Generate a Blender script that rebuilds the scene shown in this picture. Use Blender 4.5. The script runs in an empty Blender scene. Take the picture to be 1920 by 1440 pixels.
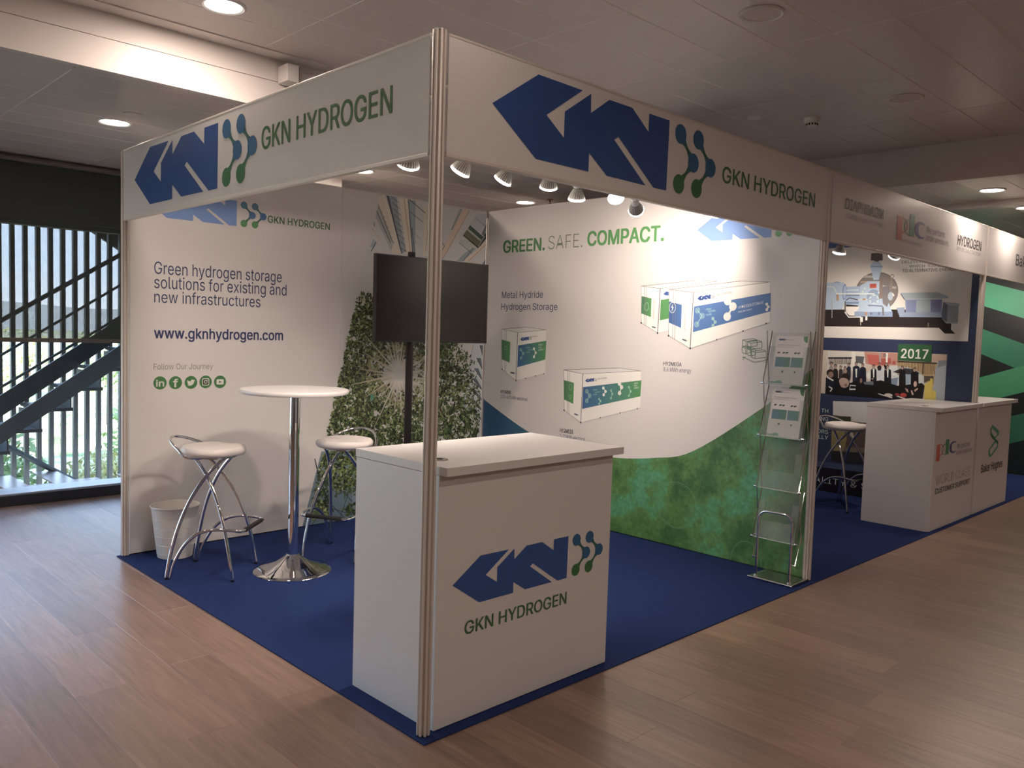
import bpy, bmesh, math, random
from mathutils import Vector, Matrix
R = random.Random(7)
C = bpy.context.scene.collection
S = bpy.context.scene
pi = math.pi

# ------------------------------------------------------------------ camera, sky, sun, exposure
CAM = Vector((-1.7975, -2.2517, 1.4798))
YAW, PITCH, ROLL, FPX = 0.7980, -0.0636, 0.0305, 1537.9
_f = Vector((math.cos(PITCH)*math.cos(YAW), math.cos(PITCH)*math.sin(YAW), math.sin(PITCH)))
_r0 = Vector((math.sin(YAW), -math.cos(YAW), 0)); _u0 = _r0.cross(_f)
_r = math.cos(ROLL)*_r0 + math.sin(ROLL)*_u0
_u = -math.sin(ROLL)*_r0 + math.cos(ROLL)*_u0
cd = bpy.data.cameras.new('camera'); cam = bpy.data.objects.new('camera', cd); C.objects.link(cam)
cd.sensor_width = 36; cd.lens = FPX/1920*36; cd.clip_start = 0.02; cd.clip_end = 300
M = Matrix.Identity(4)
for i, v in enumerate((_r, _u, -_f)):
    for j in range(3): M[j][i] = v[j]
M.translation = CAM
cam.matrix_world = M
S.camera = cam

S.view_settings.view_transform = 'Standard'; S.view_settings.look = 'None'
S.view_settings.gamma = 1; S.view_settings.use_curve_mapping = False
S.view_settings.exposure = 0.42

w = bpy.data.worlds.new('sky'); S.world = w; w.use_nodes = True
nt = w.node_tree; nt.nodes.clear()
out = nt.nodes.new('ShaderNodeOutputWorld'); bg = nt.nodes.new('ShaderNodeBackground')
tc = nt.nodes.new('ShaderNodeTexCoord'); sx = nt.nodes.new('ShaderNodeSeparateXYZ'); cr = nt.nodes.new('ShaderNodeValToRGB')
cr.color_ramp.elements[0].position = 0.0; cr.color_ramp.elements[0].color = (.66, .74, .84, 1)
cr.color_ramp.elements[1].position = 0.5; cr.color_ramp.elements[1].color = (.34, .52, .90, 1)
e = cr.color_ramp.elements.new(.06); e.color = (.56, .70, .88, 1)
nt.links.new(tc.outputs['Generated'], sx.inputs[0]); nt.links.new(sx.outputs[2], cr.inputs[0])
nt.links.new(cr.outputs[0], bg.inputs[0]); nt.links.new(bg.outputs[0], out.inputs[0])
bg.inputs[1].default_value = 6.2
sd = bpy.data.lights.new('sun', 'SUN'); sun = bpy.data.objects.new('sun', sd); C.objects.link(sun)
sd.energy = 15.0; sd.angle = .01; sd.color = (1, .95, .86)
sun.rotation_euler = (math.radians(48), 0, math.radians(-25))

def lamp_area(name, loc, power, size, color=(1, .86, .74), rot=(0, 0, 0), shape='DISK'):
    d = bpy.data.lights.new(name, 'AREA'); d.shape = shape; d.size = size; d.energy = power; d.color = color
    o = bpy.data.objects.new(name, d); o.location = loc; o.rotation_euler = rot; C.objects.link(o); return o
WARM = (1, .80, .68)
DOWN_HIGH, DOWN_LOW, SPOT = 15, 8, 13
HC, LC = 3.0, 2.715            # upper and lower ceiling heights

# ------------------------------------------------------------------ colour + materials
def lin(c): return tuple((v/255/12.92 if v/255 <= .04045 else ((v/255+.055)/1.055)**2.4) for v in c)
WREF = lin((199, 180, 166))
def pc(c, k=.78, ds=.22):      # print colour as it looks beside white vinyl (seen as WREF)
    l = lin(c); v = [min(.95, l[i]/WREF[i]*k) for i in range(3)]; v[2] *= .93; m_ = .3*v[0]+.59*v[1]+.11*v[2]; return tuple(a+(m_-a)*ds for a in v)
MATS = {}
def mat(name, col=(.8, .8, .8), rough=.5, metal=0, bump=None, noise=None, emit=None, spec=.5, coat=0):
    if name in MATS: return MATS[name]
    m = bpy.data.materials.new(name); m.use_nodes = True; n = m.node_tree.nodes; L = m.node_tree.links
    p = n['Principled BSDF']
    p.inputs['Base Color'].default_value = (*col, 1); p.inputs['Roughness'].default_value = rough
    p.inputs['Metallic'].default_value = metal; p.inputs['Specular IOR Level'].default_value = spec
    p.inputs['Coat Weight'].default_value = coat
    if noise:      # (scale, amount)
        t = n.new('ShaderNodeTexNoise'); t.inputs['Scale'].default_value = noise[0]; t.inputs['Detail'].default_value = 5
        g = n.new('ShaderNodeTexCoord'); L.new(g.outputs['Object'], t.inputs[0])
        mx = n.new('ShaderNodeMix'); mx.data_type = 'RGBA'
        mx.inputs[6].default_value = (*[v*(1-noise[1]) for v in col], 1); mx.inputs[7].default_value = (*[min(1, v*(1+noise[1])) for v in col], 1)
        L.new(t.outputs[0], mx.inputs[0]); L.new(mx.outputs[2], p.inputs['Base Color'])
    if bump:       # (scale, strength, distance)
        t2 = n.new('ShaderNodeTexNoise'); t2.inputs['Scale'].default_value = bump[0]; t2.inputs['Detail'].default_value = 3
        g2 = n.new('ShaderNodeTexCoord'); L.new(g2.outputs['Object'], t2.inputs[0])
        b = n.new('ShaderNodeBump'); b.inputs['Strength'].default_value = bump[1]; b.inputs['Distance'].default_value = bump[2]
        L.new(t2.outputs[0], b.inputs['Height']); L.new(b.outputs[0], p.inputs['Normal'])
    if emit:
        p.inputs['Emission Color'].default_value = (*emit[0], 1); p.inputs['Emission Strength'].default_value = emit[1]
    MATS[name] = m; return m
WHITE = mat('white_vinyl', (.78, .765, .75), .42, noise=(1.5, .015))
FASCIA = mat('white_fascia_board', (.76, .745, .73), .33, noise=(1.5, .015))
LAM = mat('white_laminate', (.74, .735, .73), .38, bump=(60, .05, .002))
ALU = mat('brushed_aluminium', (.76, .71, .66), .42, metal=.3, noise=(6, .04))
CHROME = mat('chrome', (.82, .82, .82), .06, metal=1)
BLACK = mat('black_plastic', (.012, .011, .012), .35)
RUBBER = mat('black_rubber', (.012, .012, .012), .6)
SCREEN = mat('dark_screen_glass', (.014, .010, .010), .2, spec=.3)
SEATM = mat('white_seat_vinyl', (.78, .74, .71), .45, noise=(9, .05))
BINM = mat('white_bin_plastic', (.74, .73, .70), .4)
LEDM = mat('lit_lamp_diffuser', (1, 1, 1), .4, emit=((1, .93, .86), 14))
LEDS = mat('lit_spot_diffuser', (1, 1, 1), .4, emit=((1, .93, .87), 9))
OFFM = mat('unlit_lamp_diffuser', (.62, .56, .50), .5)
CEILM = mat('ceiling_metal_panel', (.62, .57, .535), .36, noise=(2.0, .04), bump=(350, .10, .001))
CEILB = mat('ceiling_beam_paint', (.72, .68, .65), .45, noise=(1.2, .03))
BACK = mat('ceiling_backing', (.22, .20, .19), .8)
ROOMW = mat('room_wall_paint', (.42, .38, .35), .7)
WALLD = mat('dark_window_wall', (.12, .10, .09), .6)
FRAMED = mat('black_window_frame', (.010, .009, .012), .4)
SILL = mat('pale_metal_sill', (.42, .44, .50), .35, metal=.3)
STEEL = mat('dark_blue_grey_steel', (.05, .065, .08), .5, noise=(3, .2))
SLATM = mat('dark_slat_paint', (.05, .052, .058), .5)
LAMPW = mat('white_lamp_housing', (.78, .76, .73), .35)
FIN = mat('grey_heat_fins', (.30, .28, .26), .35, metal=.2)
BOXM = mat('pale_box_plastic', (.66, .64, .62), .4)
DARKG = mat('dark_gap', (.02, .018, .018), .7)

def carpet():
    m = mat('blue_carpet', (.019, .036, .125), .95, bump=(900, .5, .003), noise=(420, .25), spec=.1); return m
CARPET = carpet()

def wood():
    m = bpy.data.materials.new('oak_laminate'); m.use_nodes = True; n = m.node_tree.nodes; L = m.node_tree.links; p = n['Principled BSDF']
    g = n.new('ShaderNodeTexCoord'); mp = n.new('ShaderNodeMapping'); oi = n.new('ShaderNodeObjectInfo')
    L.new(g.outputs['Object'], mp.inputs[0]); mp.inputs['Scale'].default_value = (16, 1.1, 1)
    cb = n.new('ShaderNodeCombineXYZ'); mu = n.new('ShaderNodeMath'); mu.operation = 'MULTIPLY'; mu.inputs[1].default_value = 60
    L.new(oi.outputs['Random'], mu.inputs[0]); L.new(mu.outputs[0], cb.inputs[0]); L.new(mu.outputs[0], cb.inputs[1]); L.new(cb.outputs[0], mp.inputs['Location'])
    t = n.new('ShaderNodeTexNoise'); t.inputs['Scale'].default_value = 2.2; t.inputs['Detail'].default_value = 7; t.inputs['Distortion'].default_value = .9; t.inputs['Roughness'].default_value = .62
    L.new(mp.outputs[0], t.inputs[0])
    r = n.new('ShaderNodeValToRGB'); E = r.color_ramp.elements
    E[0].position = .28; E[0].color = (.162, .098, .070, 1); E[1].position = .75; E[1].color = (.300, .196, .150, 1)
    L.new(t.outputs[0], r.inputs[0])
    hv = n.new('ShaderNodeHueSaturation'); mr = n.new('ShaderNodeMapRange'); mr.inputs[3].default_value = .84; mr.inputs[4].default_value = 1.16
    L.new(oi.outputs['Random'], mr.inputs[0]); L.new(mr.outputs[0], hv.inputs['Value']); L.new(r.outputs[0], hv.inputs['Color'])
    L.new(hv.outputs[0], p.inputs['Base Color']); p.inputs['Roughness'].default_value = .33; p.inputs['Specular IOR Level'].default_value = .9
    b = n.new('ShaderNodeBump'); b.inputs['Strength'].default_value = .12; b.inputs['Distance'].default_value = .002
    L.new(t.outputs[0], b.inputs['Height']); L.new(b.outputs[0], p.inputs['Normal'])
    return m
WOOD = wood()

def print_mat(name='printed_ink', rough=.42):
    m = bpy.data.materials.new(name); m.use_nodes = True; n = m.node_tree.nodes; p = n['Principled BSDF']
    a = n.new('ShaderNodeVertexColor'); a.layer_name = 'ink'
    m.node_tree.links.new(a.outputs[0], p.inputs['Base Color']); p.inputs['Roughness'].default_value = rough
    return m
INK = print_mat()

def blend_mat(name, tcol, tmix, col, rough=.3):
    m = bpy.data.materials.new(name); m.use_nodes = True; n = m.node_tree.nodes; L = m.node_tree.links
    p = n['Principled BSDF']; p.inputs['Base Color'].default_value = (*col, 1); p.inputs['Roughness'].default_value = rough
    tr = n.new('ShaderNodeBsdfTransparent'); tr.inputs[0].default_value = (*tcol, 1)
    mx = n.new('ShaderNodeMixShader'); mx.inputs[0].default_value = 1-tmix
    L.new(tr.outputs[0], mx.inputs[1]); L.new(p.outputs[0], mx.inputs[2]); L.new(mx.outputs[0], n['Material Output'].inputs[0]); return m
BLIND = blend_mat('sheer_blind_fabric', (.94, .93, .93), .40, (.05, .062, .055), .8)
GLASS = blend_mat('window_glass', (.965, .985, .98), .965, (.5, .55, .6), .05)
ACRYL = blend_mat('clear_acrylic', (.96, .975, .97), .88, (.50, .52, .52), .12)

# ------------------------------------------------------------------ mesh helpers
def box(bm, x0, y0, z0, x1, y1, z1):
    v = [bm.verts.new(p) for p in ((x0,y0,z0),(x1,y0,z0),(x1,y1,z0),(x0,y1,z0),(x0,y0,z1),(x1,y0,z1),(x1,y1,z1),(x0,y1,z1))]
    for f in ((0,3,2,1),(4,5,6,7),(0,1,5,4),(1,2,6,5),(2,3,7,6),(3,0,4,7)): bm.faces.new([v[i] for i in f])
def obj(name, bm, m=None, parent=None, bevel=0, smooth=False, mats=None, bev_seg=2):
    if bevel:
        bmesh.ops.bevel(bm, geom=list(bm.edges), offset=bevel, segments=bev_seg, affect='EDGES', profile=.5)
    bmesh.ops.recalc_face_normals(bm, faces=bm.faces)
    me = bpy.data.meshes.new(name); bm.to_mesh(me); bm.free()
    for q in (mats or [m]):
        if q: me.materials.append(q)
    if smooth:
        for p in me.polygons: p.use_smooth = True
        me.set_sharp_from_angle(angle=math.radians(40))
    o = bpy.data.objects.new(name, me); C.objects.link(o)
    if parent: o.parent = parent
    return o
def nb(): return bmesh.new()
def bxo(name, a, b, m, parent=None, bevel=0):
    bm = nb(); box(bm, min(a[0],b[0]), min(a[1],b[1]), min(a[2],b[2]), max(a[0],b[0]), max(a[1],b[1]), max(a[2],b[2])); return obj(name, bm, m, parent, bevel)
def tube(bm, pts, r, sides=10, cap=True, closed=False):
    pts = [Vector(p) for p in pts]; n = len(pts); rings = []; prev = None
    for i, p in enumerate(pts):
        if closed: t = pts[(i+1) % n]-pts[i-1]
        else: t = pts[min(i+1, n-1)]-pts[max(i-1, 0)]
        t.normalize()
        if prev is None: a = t.orthogonal().normalized()
        else: a = (prev-t*prev.dot(t)).normalized()
        prev = a; b = t.cross(a); rr = r[i] if isinstance(r, (list, tuple)) else r
        rings.append([bm.verts.new(p+rr*(math.cos(2*pi*k/sides)*a+math.sin(2*pi*k/sides)*b)) for k in range(sides)])
    for i in range(n if closed else n-1):
        A = rings[i]; B = rings[(i+1) % n]
        for k in range(sides): bm.faces.new((A[k], A[(k+1) % sides], B[(k+1) % sides], B[k]))
    if cap and not closed: bm.faces.new(rings[0][::-1]); bm.faces.new(rings[-1])
def lathe(bm, prof, seg=32, c=(0,0,0)):
    rings = []
    for r, z in prof:
        rings.append([bm.verts.new((c[0]+max(r, 1e-4)*math.cos(2*pi*k/seg), c[1]+max(r, 1e-4)*math.sin(2*pi*k/seg), c[2]+z)) for k in range(seg)])
    for A, B in zip(rings, rings[1:]):
        for k in range(seg): bm.faces.new((A[k], A[(k+1) % seg], B[(k+1) % seg], B[k]))
    if prof[0][0] < 1e-3: pass
    else: bm.faces.new(rings[0][::-1])
    if prof[-1][0] >= 1e-3: bm.faces.new(rings[-1])
def bez(p0, p1, p2, p3, n=14):
    o = []
    for i in range(n+1):
        t = i/n; s = 1-t
        o.append(Vector(p0)*s**3+Vector(p1)*3*s*s*t+Vector(p2)*3*s*t*t+Vector(p3)*t**3)
    return o
def spline(pts, n=6):
    P = [Vector(p) for p in pts]; P = [2*P[0]-P[1]]+P+[2*P[-1]-P[-2]]; o = []
    for i in range(1, len(P)-2):
        for k in range(n):
            t = k/n; a, b, c, d = P[i-1:i+3]
            o.append(.5*((2*b)+(c-a)*t+(2*a-5*b+4*c-d)*t*t+(3*b-a-3*c+d)*t**3))
    o.append(P[-2]); return o
def prism(bm, poly, y0, y1, axis='y'):     # poly in (u,z) extruded along axis
    f = (lambda u, z, d: (u, d, z)) if axis == 'y' else ((lambda u, z, d: (d, u, z)) if axis == 'x' else (lambda u, z, d: (u, z, d)))
    A = [bm.verts.new(f(u, z, y0)) for u, z in poly]; B = [bm.verts.new(f(u, z, y1)) for u, z in poly]
    bm.faces.new(A); bm.faces.new(B[::-1]); n = len(poly)
    for i in range(n): bm.faces.new((A[i], A[(i+1) % n], B[(i+1) % n], B[i]))
def empty(name, loc=(0,0,0), rz=0):
    o = bpy.data.objects.new(name, None); o.empty_display_size = .1; C.objects.link(o); o.location = loc; o.rotation_euler = (0,0,rz); return o
def tag(o, label, cat, group=None):
    o['label'] = label; o['category'] = cat
    if group: o['group'] = group
    return o
def struct(o): o['kind'] = 'structure'; return o
def stuff(o): o['kind'] = 'stuff'; return o
def copy_tree(o, parent=None):
    c = o.copy(); C.objects.link(c); c.parent = parent
    for ch in list(o.children): copy_tree(ch, c)
    return c
def ray(px, py): return _f+(px-960)/FPX*_r-(py-720)/FPX*_u
def hit(px, py, ax, val):
    d = ray(px, py); return CAM+d*((val-CAM[ax])/d[ax])

# ------------------------------------------------------------------ flat printing on a board
class Plane:
    """Board face looking towards -X ('x') or -Y ('y'); u runs left to right for the reader."""
    def __init__(s, ax, val): s.ax = ax; s.val = val
    def uz(s, px, py):
        h = hit(px, py, 0 if s.ax == 'x' else 1, s.val); return (-h.y if s.ax == 'x' else h.x, h.z)
    def p3(s, u, z, layer=0):
        d = .0008+.0003*layer
        return (s.val-d, -u, z) if s.ax == 'x' else (u, s.val-d, z)
class Print:
    def __init__(s, plane): s.pl = plane; s.V = []; s.F = []; s.K = []; s.n = 0; s.marks = []
    def mark(s): s.marks.append((len(s.V), len(s.F)))
    def poly(s, pts, col, layer=0, px=False):      # col: one colour or one per vertex
        if px: pts = [s.pl.uz(*p) for p in pts]
        s.n += 1; layer += (s.n % 50)*.016
        b = len(s.V); s.V += [s.pl.p3(u, z, layer) for u, z in pts]; s.F.append(list(range(b, b+len(pts))))
        s.K.append(col if isinstance(col[0], (list, tuple)) else [col]*len(pts))
    def line(s, a, b, wd, col, layer=0, px=False):
        if px: a = s.pl.uz(*a); b = s.pl.uz(*b)
        dx, dz = b[0]-a[0], b[1]-a[1]; l = math.hypot(dx, dz) or 1e-6; nx, nz = -dz/l*wd/2, dx/l*wd/2
        s.poly([(a[0]+nx, a[1]+nz), (b[0]+nx, b[1]+nz), (b[0]-nx, b[1]-nz), (a[0]-nx, a[1]-nz)], col, layer)
    def path(s, pts, wd, col, layer=0, px=False, closed=False):
        q = list(pts)+([pts[0]] if closed else [])
        for a, b in zip(q, q[1:]): s.line(a, b, wd, col, layer, px)
    def disc(s, c, r, col, layer=0, n=20, rz=None, px=False):
        if px: c = s.pl.uz(*c)
        rz = rz or r; s.poly([(c[0]+r*math.cos(2*pi*k/n), c[1]+rz*math.sin(2*pi*k/n)) for k in range(n)], col, layer)
    def ring(s, c, r, wd, col, layer=0, n=28, rz=None, px=False):
        if px: c = s.pl.uz(*c)
        rz = rz or r
        s.path([(c[0]+r*math.cos(2*pi*k/n), c[1]+rz*math.sin(2*pi*k/n)) for k in range(n)], wd, col, layer, closed=True)
    def text_uz(s, st, u0, u1, zb, cap, col, layer=1, wt=0.0, shear=0.0):
        V, F, x0, x1, H = glyphs(st, min(wt, 0)); kx = (u1-u0)/(x1-x0); kz = cap/H
        e = wt*kz*.9 if wt > 0 else 0
        for n, (ox, oz) in enumerate(((0, 0), (-1, -1), (1, -1), (1, 1), (-1, 1)) if wt > 0 else ((0, 0),)):   # heavier weights: the strokes laid over each other
            for i_, f in enumerate(F):      # overlapping strokes of one letter lie a hair apart
                b = len(s.V); s.V += [s.pl.p3(u0+(V[i][0]-x0)*kx+ox*e*.8, zb+V[i][1]*kz+oz*e*.5, layer+n*.6+(i_ % 40)*.012) for i in f]
                s.F.append(list(range(b, b+len(f)))); s.K.append([col]*len(f))
    def text(s, st, bl, xr, top, col, layer=1, wt=0.0, yr=None):   # traced: baseline-left, right end, cap top (photo pixels)
        u0, z0 = s.pl.uz(*bl); u1, z1 = s.pl.uz(xr, yr if yr is not None else bl[1]); _, zt = s.pl.uz(*top)
        s.text_uz(st, u0, u1, z0, zt-z0, col, layer, wt)
    def build(s, name, parent, m=None, label=None):
        cuts = sorted(set([(0, 0)]+s.marks))+[(len(s.V), len(s.F))]; o = None
        for (v0, f0), (v1, f1) in zip(cuts, cuts[1:]):
            if f1 == f0: continue
            me = bpy.data.meshes.new(name); me.from_pydata(s.V[v0:v1], [], [[i-v0 for i in f] for f in s.F[f0:f1]]); me.materials.append(m or INK)
            at = me.color_attributes.new('ink', 'FLOAT_COLOR', 'CORNER'); flat = []
            for k in s.K[f0:f1]:
                for c in k: flat += [*c, 1]
            at.data.foreach_set('color', flat)
            o = bpy.data.objects.new(name, me); C.objects.link(o); o.parent = parent
            if label: o['label'] = label
        return o
FONT = None
try:
    FONT = bpy.data.fonts.load(bpy.utils.system_resource('DATAFILES', path='fonts')+'/Inter.woff2')   # comes with Blender
except Exception as ex: print('font fallback', ex)
_G = {}; _H = {}
def _outline_glyph(st):
    from mathutils.geometry import interpolate_bezier, delaunay_2d_cdt
    cu = bpy.data.curves.new('t', 'FONT'); cu.body = st; cu.font = FONT or cu.font
    o = bpy.data.objects.new('t', cu); C.objects.link(o); bpy.context.view_layer.update()
    cv = o.to_curve(bpy.context.evaluated_depsgraph_get()); loops = []
    for sp_ in cv.splines:
        bp = sp_.bezier_points; pts = []
        for i in range(len(bp)):
            a, b = bp[i], bp[(i+1) % len(bp)]
            if (a.handle_right-a.co).length < 1e-5 and (b.handle_left-b.co).length < 1e-5: seg = [a.co.copy()]
            else:
                d = (b.co-a.co); ln_ = d.length or 1e-9
                flat = d.cross(a.handle_right-a.co).length/ln_ < 1e-4 and d.cross(b.handle_left-a.co).length/ln_ < 1e-4
                seg = [a.co.copy()] if flat else list(interpolate_bezier(a.co, a.handle_right, b.handle_left, b.co, 6))[:-1]
            pts += [Vector((p.x, p.y, 0)) for p in seg]
        q_ = [p for i, p in enumerate(pts) if (p-pts[i-1]).length > 1e-6]
        if len(q_) > 2: loops.append(q_)
    bpy.data.objects.remove(o); bpy.data.curves.remove(cu)
    # constrained triangulation of all outlines, keeping what lies inside (non-zero winding)
    vs_, es_ = [], []
    for L in loops:
        b = len(vs_); vs_ += [(p.x, p.y) for p in L]; es_ += [(b+k, b+(k+1) % len(L)) for k in range(len(L))]
    V, _e, F, _a, _b, _c = delaunay_2d_cdt([Vector(v) for v in vs_], es_, [], 0, 1e-6)
    bb = [(min(p.x for p in L), max(p.x for p in L), min(p.y for p in L), max(p.y for p in L), L) for L in loops]
    def wind(x, y):
        n = 0
        for x0, x1, y0, y1, L in bb:
            if x < x0 or x > x1 or y < y0 or y > y1: continue
            a = L[-1]
            for b in L:
                if (a.y <= y) != (b.y <= y):
                    if x < (b.x-a.x)*(y-a.y)/(b.y-a.y)+a.x: n += 1 if b.y > a.y else -1
                a = b
        return n
    V = [(v.x, v.y) for v in V]; keep = []
    for f in F:
        cx = sum(V[i][0] for i in f)/len(f); cy = sum(V[i][1] for i in f)/len(f)
        if wind(cx, cy): keep.append(list(f))
    return V, keep
def _glyph(st, wt):
    if wt >= 0: return _outline_glyph(st)
    cu = bpy.data.curves.new('t', 'FONT'); cu.body = st; cu.offset = wt; cu.font = FONT or cu.font; cu.resolution_u = 3; cu.fill_mode = 'FRONT'
    o = bpy.data.objects.new('t', cu); C.objects.link(o); dg = bpy.context.evaluated_depsgraph_get()
    me = bpy.data.meshes.new_from_object(o.evaluated_get(dg)); V = [(v.co.x, v.co.y) for v in me.vertices]; F = [list(p.vertices) for p in me.polygons]
    bpy.data.objects.remove(o); bpy.data.curves.remove(cu); bpy.data.meshes.remove(me); return V, F
def glyphs(st, wt):
    if (st, wt) not in _G:
        if wt not in _H:
            V, _ = _glyph('H', wt); _H[wt] = max(y for x, y in V)
        V, F = _glyph(st, wt); xs = [x for x, y in V]; _G[(st, wt)] = (V, F, min(xs), max(xs), _H[wt])
    return _G[(st, wt)]

LOGO = [(0.0,.147),(.214,.289),(.45,.287),(.261,.161),(.356,.099),(.356,.192),(.498,.285),(.5,.216),(.605,.286),(.748,.286),(.858,.214),(.859,.286),(1.0,.286),(.996,.001),(.907,0.0),(.668,.159),(.643,.144),(.852,.001),(.605,.002),(.498,.07),(.497,.001),(.214,.001)]
BLUE = pc((22, 62, 118)); GREEN = pc((38, 96, 48)); TEAL = pc((22, 82, 118)); NECK = pc((32, 86, 58)); LBLUE = pc((104, 130, 176)); TGREEN = pc((52, 98, 44))
NAVY = pc((38, 52, 84)); DARK = pc((52, 50, 60)); GREYT = pc((120, 112, 112))
def molecule(P, c0, c1, c2, r, cols, layer):
    def seg(a, b, ca, cb):
        n = 9; L = []; Rr = []; K = []
        dx, dz = b[0]-a[0], b[1]-a[1]; l = math.hypot(dx, dz); nx, nz = -dz/l, dx/l
        for i in range(n+1):
            t = i/n; ww = r*(.20+.80*abs(2*t-1)**1.7)*.92
            x = a[0]+dx*t; z = a[1]+dz*t; k = abs(2*t-1); cc = tuple((NECK[j]*(1-k)+(ca if t < .5 else cb)[j]*k) for j in range(3))
            L.append((x+nx*ww, z+nz*ww)); Rr.append((x-nx*ww, z-nz*ww)); K.append(cc)
        for i in range(n): P.poly([L[i], L[i+1], Rr[i+1], Rr[i]], [K[i], K[i+1], K[i+1], K[i]], layer)
    seg(c0, c1, cols[0], cols[1]); seg(c1, c2, cols[1], cols[2])
    for c, k in zip((c0, c1, c2), cols): P.disc(c, r, k, layer+1, 18)
def logo(P, u0, z0, wd, blue=BLUE, layer=1, kz=1.0, mono=None, chev=True):
    P.poly([(u0+x*wd, z0+z*wd*kz) for x, z in LOGO], blue, layer)
    if chev:
        cols = mono or (TEAL, TEAL, GREEN)
        for dx in (0, .135):
            molecule(P, *[(u0+(x+dx)*wd, z0+z*wd*kz) for x, z in ((1.084,.247),(1.187,.143),(1.084,.040))], .041*wd, cols, layer)

# ================================================================== ROOM
print('room')
room_x0, room_x1, room_y0, room_y1 = -6.5, 13.0, -7.0, 5.0
def in_frame(p, m=60):
    d = Vector(p)-CAM; z = d.dot(_f)
    if z < .2: return False
    x = 960+FPX*d.dot(_r)/z; y = 720-FPX*d.dot(_u)/z
    return -m < x < 1920+m and -m < y < 1440+m
# floor: slab + planks laid along Y
fl = struct(bxo('floor', (room_x0, room_y0, -.12), (room_x1, 5.35, -.012), DARKG))
PW, PL = .196, 1.28
def plank_mesh():
    bm = nb(); box(bm, 0, 0, -.012, PW, PL, 0)
    top = [e_ for e_ in bm.edges if all(v.co.z > -.001 for v in e_.verts)]
    bmesh.ops.bevel(bm, geom=top, offset=.0008, segments=1, affect='EDGES')
    bmesh.ops.recalc_face_normals(bm, faces=bm.faces)
    me = bpy.data.meshes.new('floor_plank'); bm.to_mesh(me); bm.free(); me.materials.append(WOOD); return me
pm = plank_mesh(); far = nb(); nplank = 0
cols_n = int((room_x1-room_x0)/PW)+1
cand = []
for i in range(cols_n):
    x = room_x0+i*PW; off = (i*.47 % 1)*PL; y = room_y0-off
    while y < room_y1+.3:
        hidden = x > .05 and x+PW < 9.0 and y > .05 and y+PL < 3.0
        hid2 = x > .3 and y > 3.1
        vis = (not hidden) and (not hid2) and any(in_frame((x+a*PW, y+b*PL, 0), 30) for a in (0, .5, 1) for b in (0, .25, .5, .75, 1))
        cand.append((x, y, vis)); y += PL
vis = sorted([c for c in cand if c[2]], key=lambda c: (Vector((c[0], c[1], 0))-CAM).length)[:290]
vs = set(vis)
for c in cand:
    x, y, v = c
    if c in vs:
        o = bpy.data.objects.new('floor_plank', pm); o.location = (x, y, 0); C.objects.link(o); o.parent = fl
    else: box(far, x+.001, y+.001, -.012, x+PW-.001, y+PL-.001, -.0002)
stuff(obj('floor_plank_rest', far, WOOD, fl))

# ceilings: upper (x<4.9,y<2.17), lower beyond; beams are the drop faces
CX, CY = 4.9, 2.17
cl = struct(bxo('ceiling', (room_x0, room_y0, HC+.012), (CX+.05, CY+.05, HC+.35), BACK))
cl2 = struct(bxo('ceiling_lower', (room_x0, CY+.03, LC+.012), (room_x1, 5.35, LC+.3), BACK)); cl2.name = 'ceiling_low_left'
cl3 = struct(bxo('ceiling_low_right', (CX+.03, room_y0, LC+.012), (room_x1, CY+.03, LC+.3), BACK))
TW, TH = .9, .3
def tile_mesh():
    bm = nb(); box(bm, 0, 0, 0, TW, TH, .012)
    bot = [e_ for e_ in bm.edges if all(v.co.z < .001 for v in e_.verts)]
    bmesh.ops.bevel(bm, geom=bot, offset=.0035, segments=1, affect='EDGES', material=1)
    bmesh.ops.recalc_face_normals(bm, faces=bm.faces)
    me = bpy.data.meshes.new('ceiling_tile'); bm.to_mesh(me); bm.free(); me.materials.append(CEILM); me.materials.append(mat('pale_tile_edge', (.88, .84, .80), .4)); return me
tm = tile_mesh(); rest = {}
def tiles(par, x0, x1, y0, y1, z, ox=.41, oy=.25):
    rb = nb(); i0 = math.floor((x0-ox)/TW); j0 = math.floor((y0-oy)/TH); n = 0
    i = i0
    while ox+i*TW < x1-.01:
        j = j0
        while oy+j*TH < y1-.01:
            a, b = ox+i*TW, oy+j*TH; full = a > x0-.01 and b > y0-.01 and a+TW < x1+.01 and b+TH < y1+.01
            v = any(in_frame((a+s*TW, b+t*TH, z), 20) for s in (0, .5, 1) for t in (0, 1))
            if full and v:
                o = bpy.data.objects.new('ceiling_tile', tm); o.location = (a, b, z); C.objects.link(o); o.parent = par; n += 1
            else:
                xa, xb, ya, yb = max(a, x0)+.0015, min(a+TW, x1)-.0015, max(b, y0)+.0015, min(b+TH, y1)-.0015
                if xb > xa and yb > ya: box(rb, xa, ya, z, xb, yb, z+.012)
            j += 1
        i += 1
    stuff(obj('ceiling_tile_rest', rb, CEILM, par)); print('tiles', n)
tiles(cl, room_x0, CX, room_y0, CY-.115, HC)
tiles(cl2, room_x0, room_x1, CY+.02, 5.0, LC, oy=.19)
tiles(cl3, CX+.02, 6.0, room_y0, CY, LC, ox=5.0)
tiles(cl3, 6.26, room_x1, room_y0, CY, LC, ox=6.3)
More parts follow.
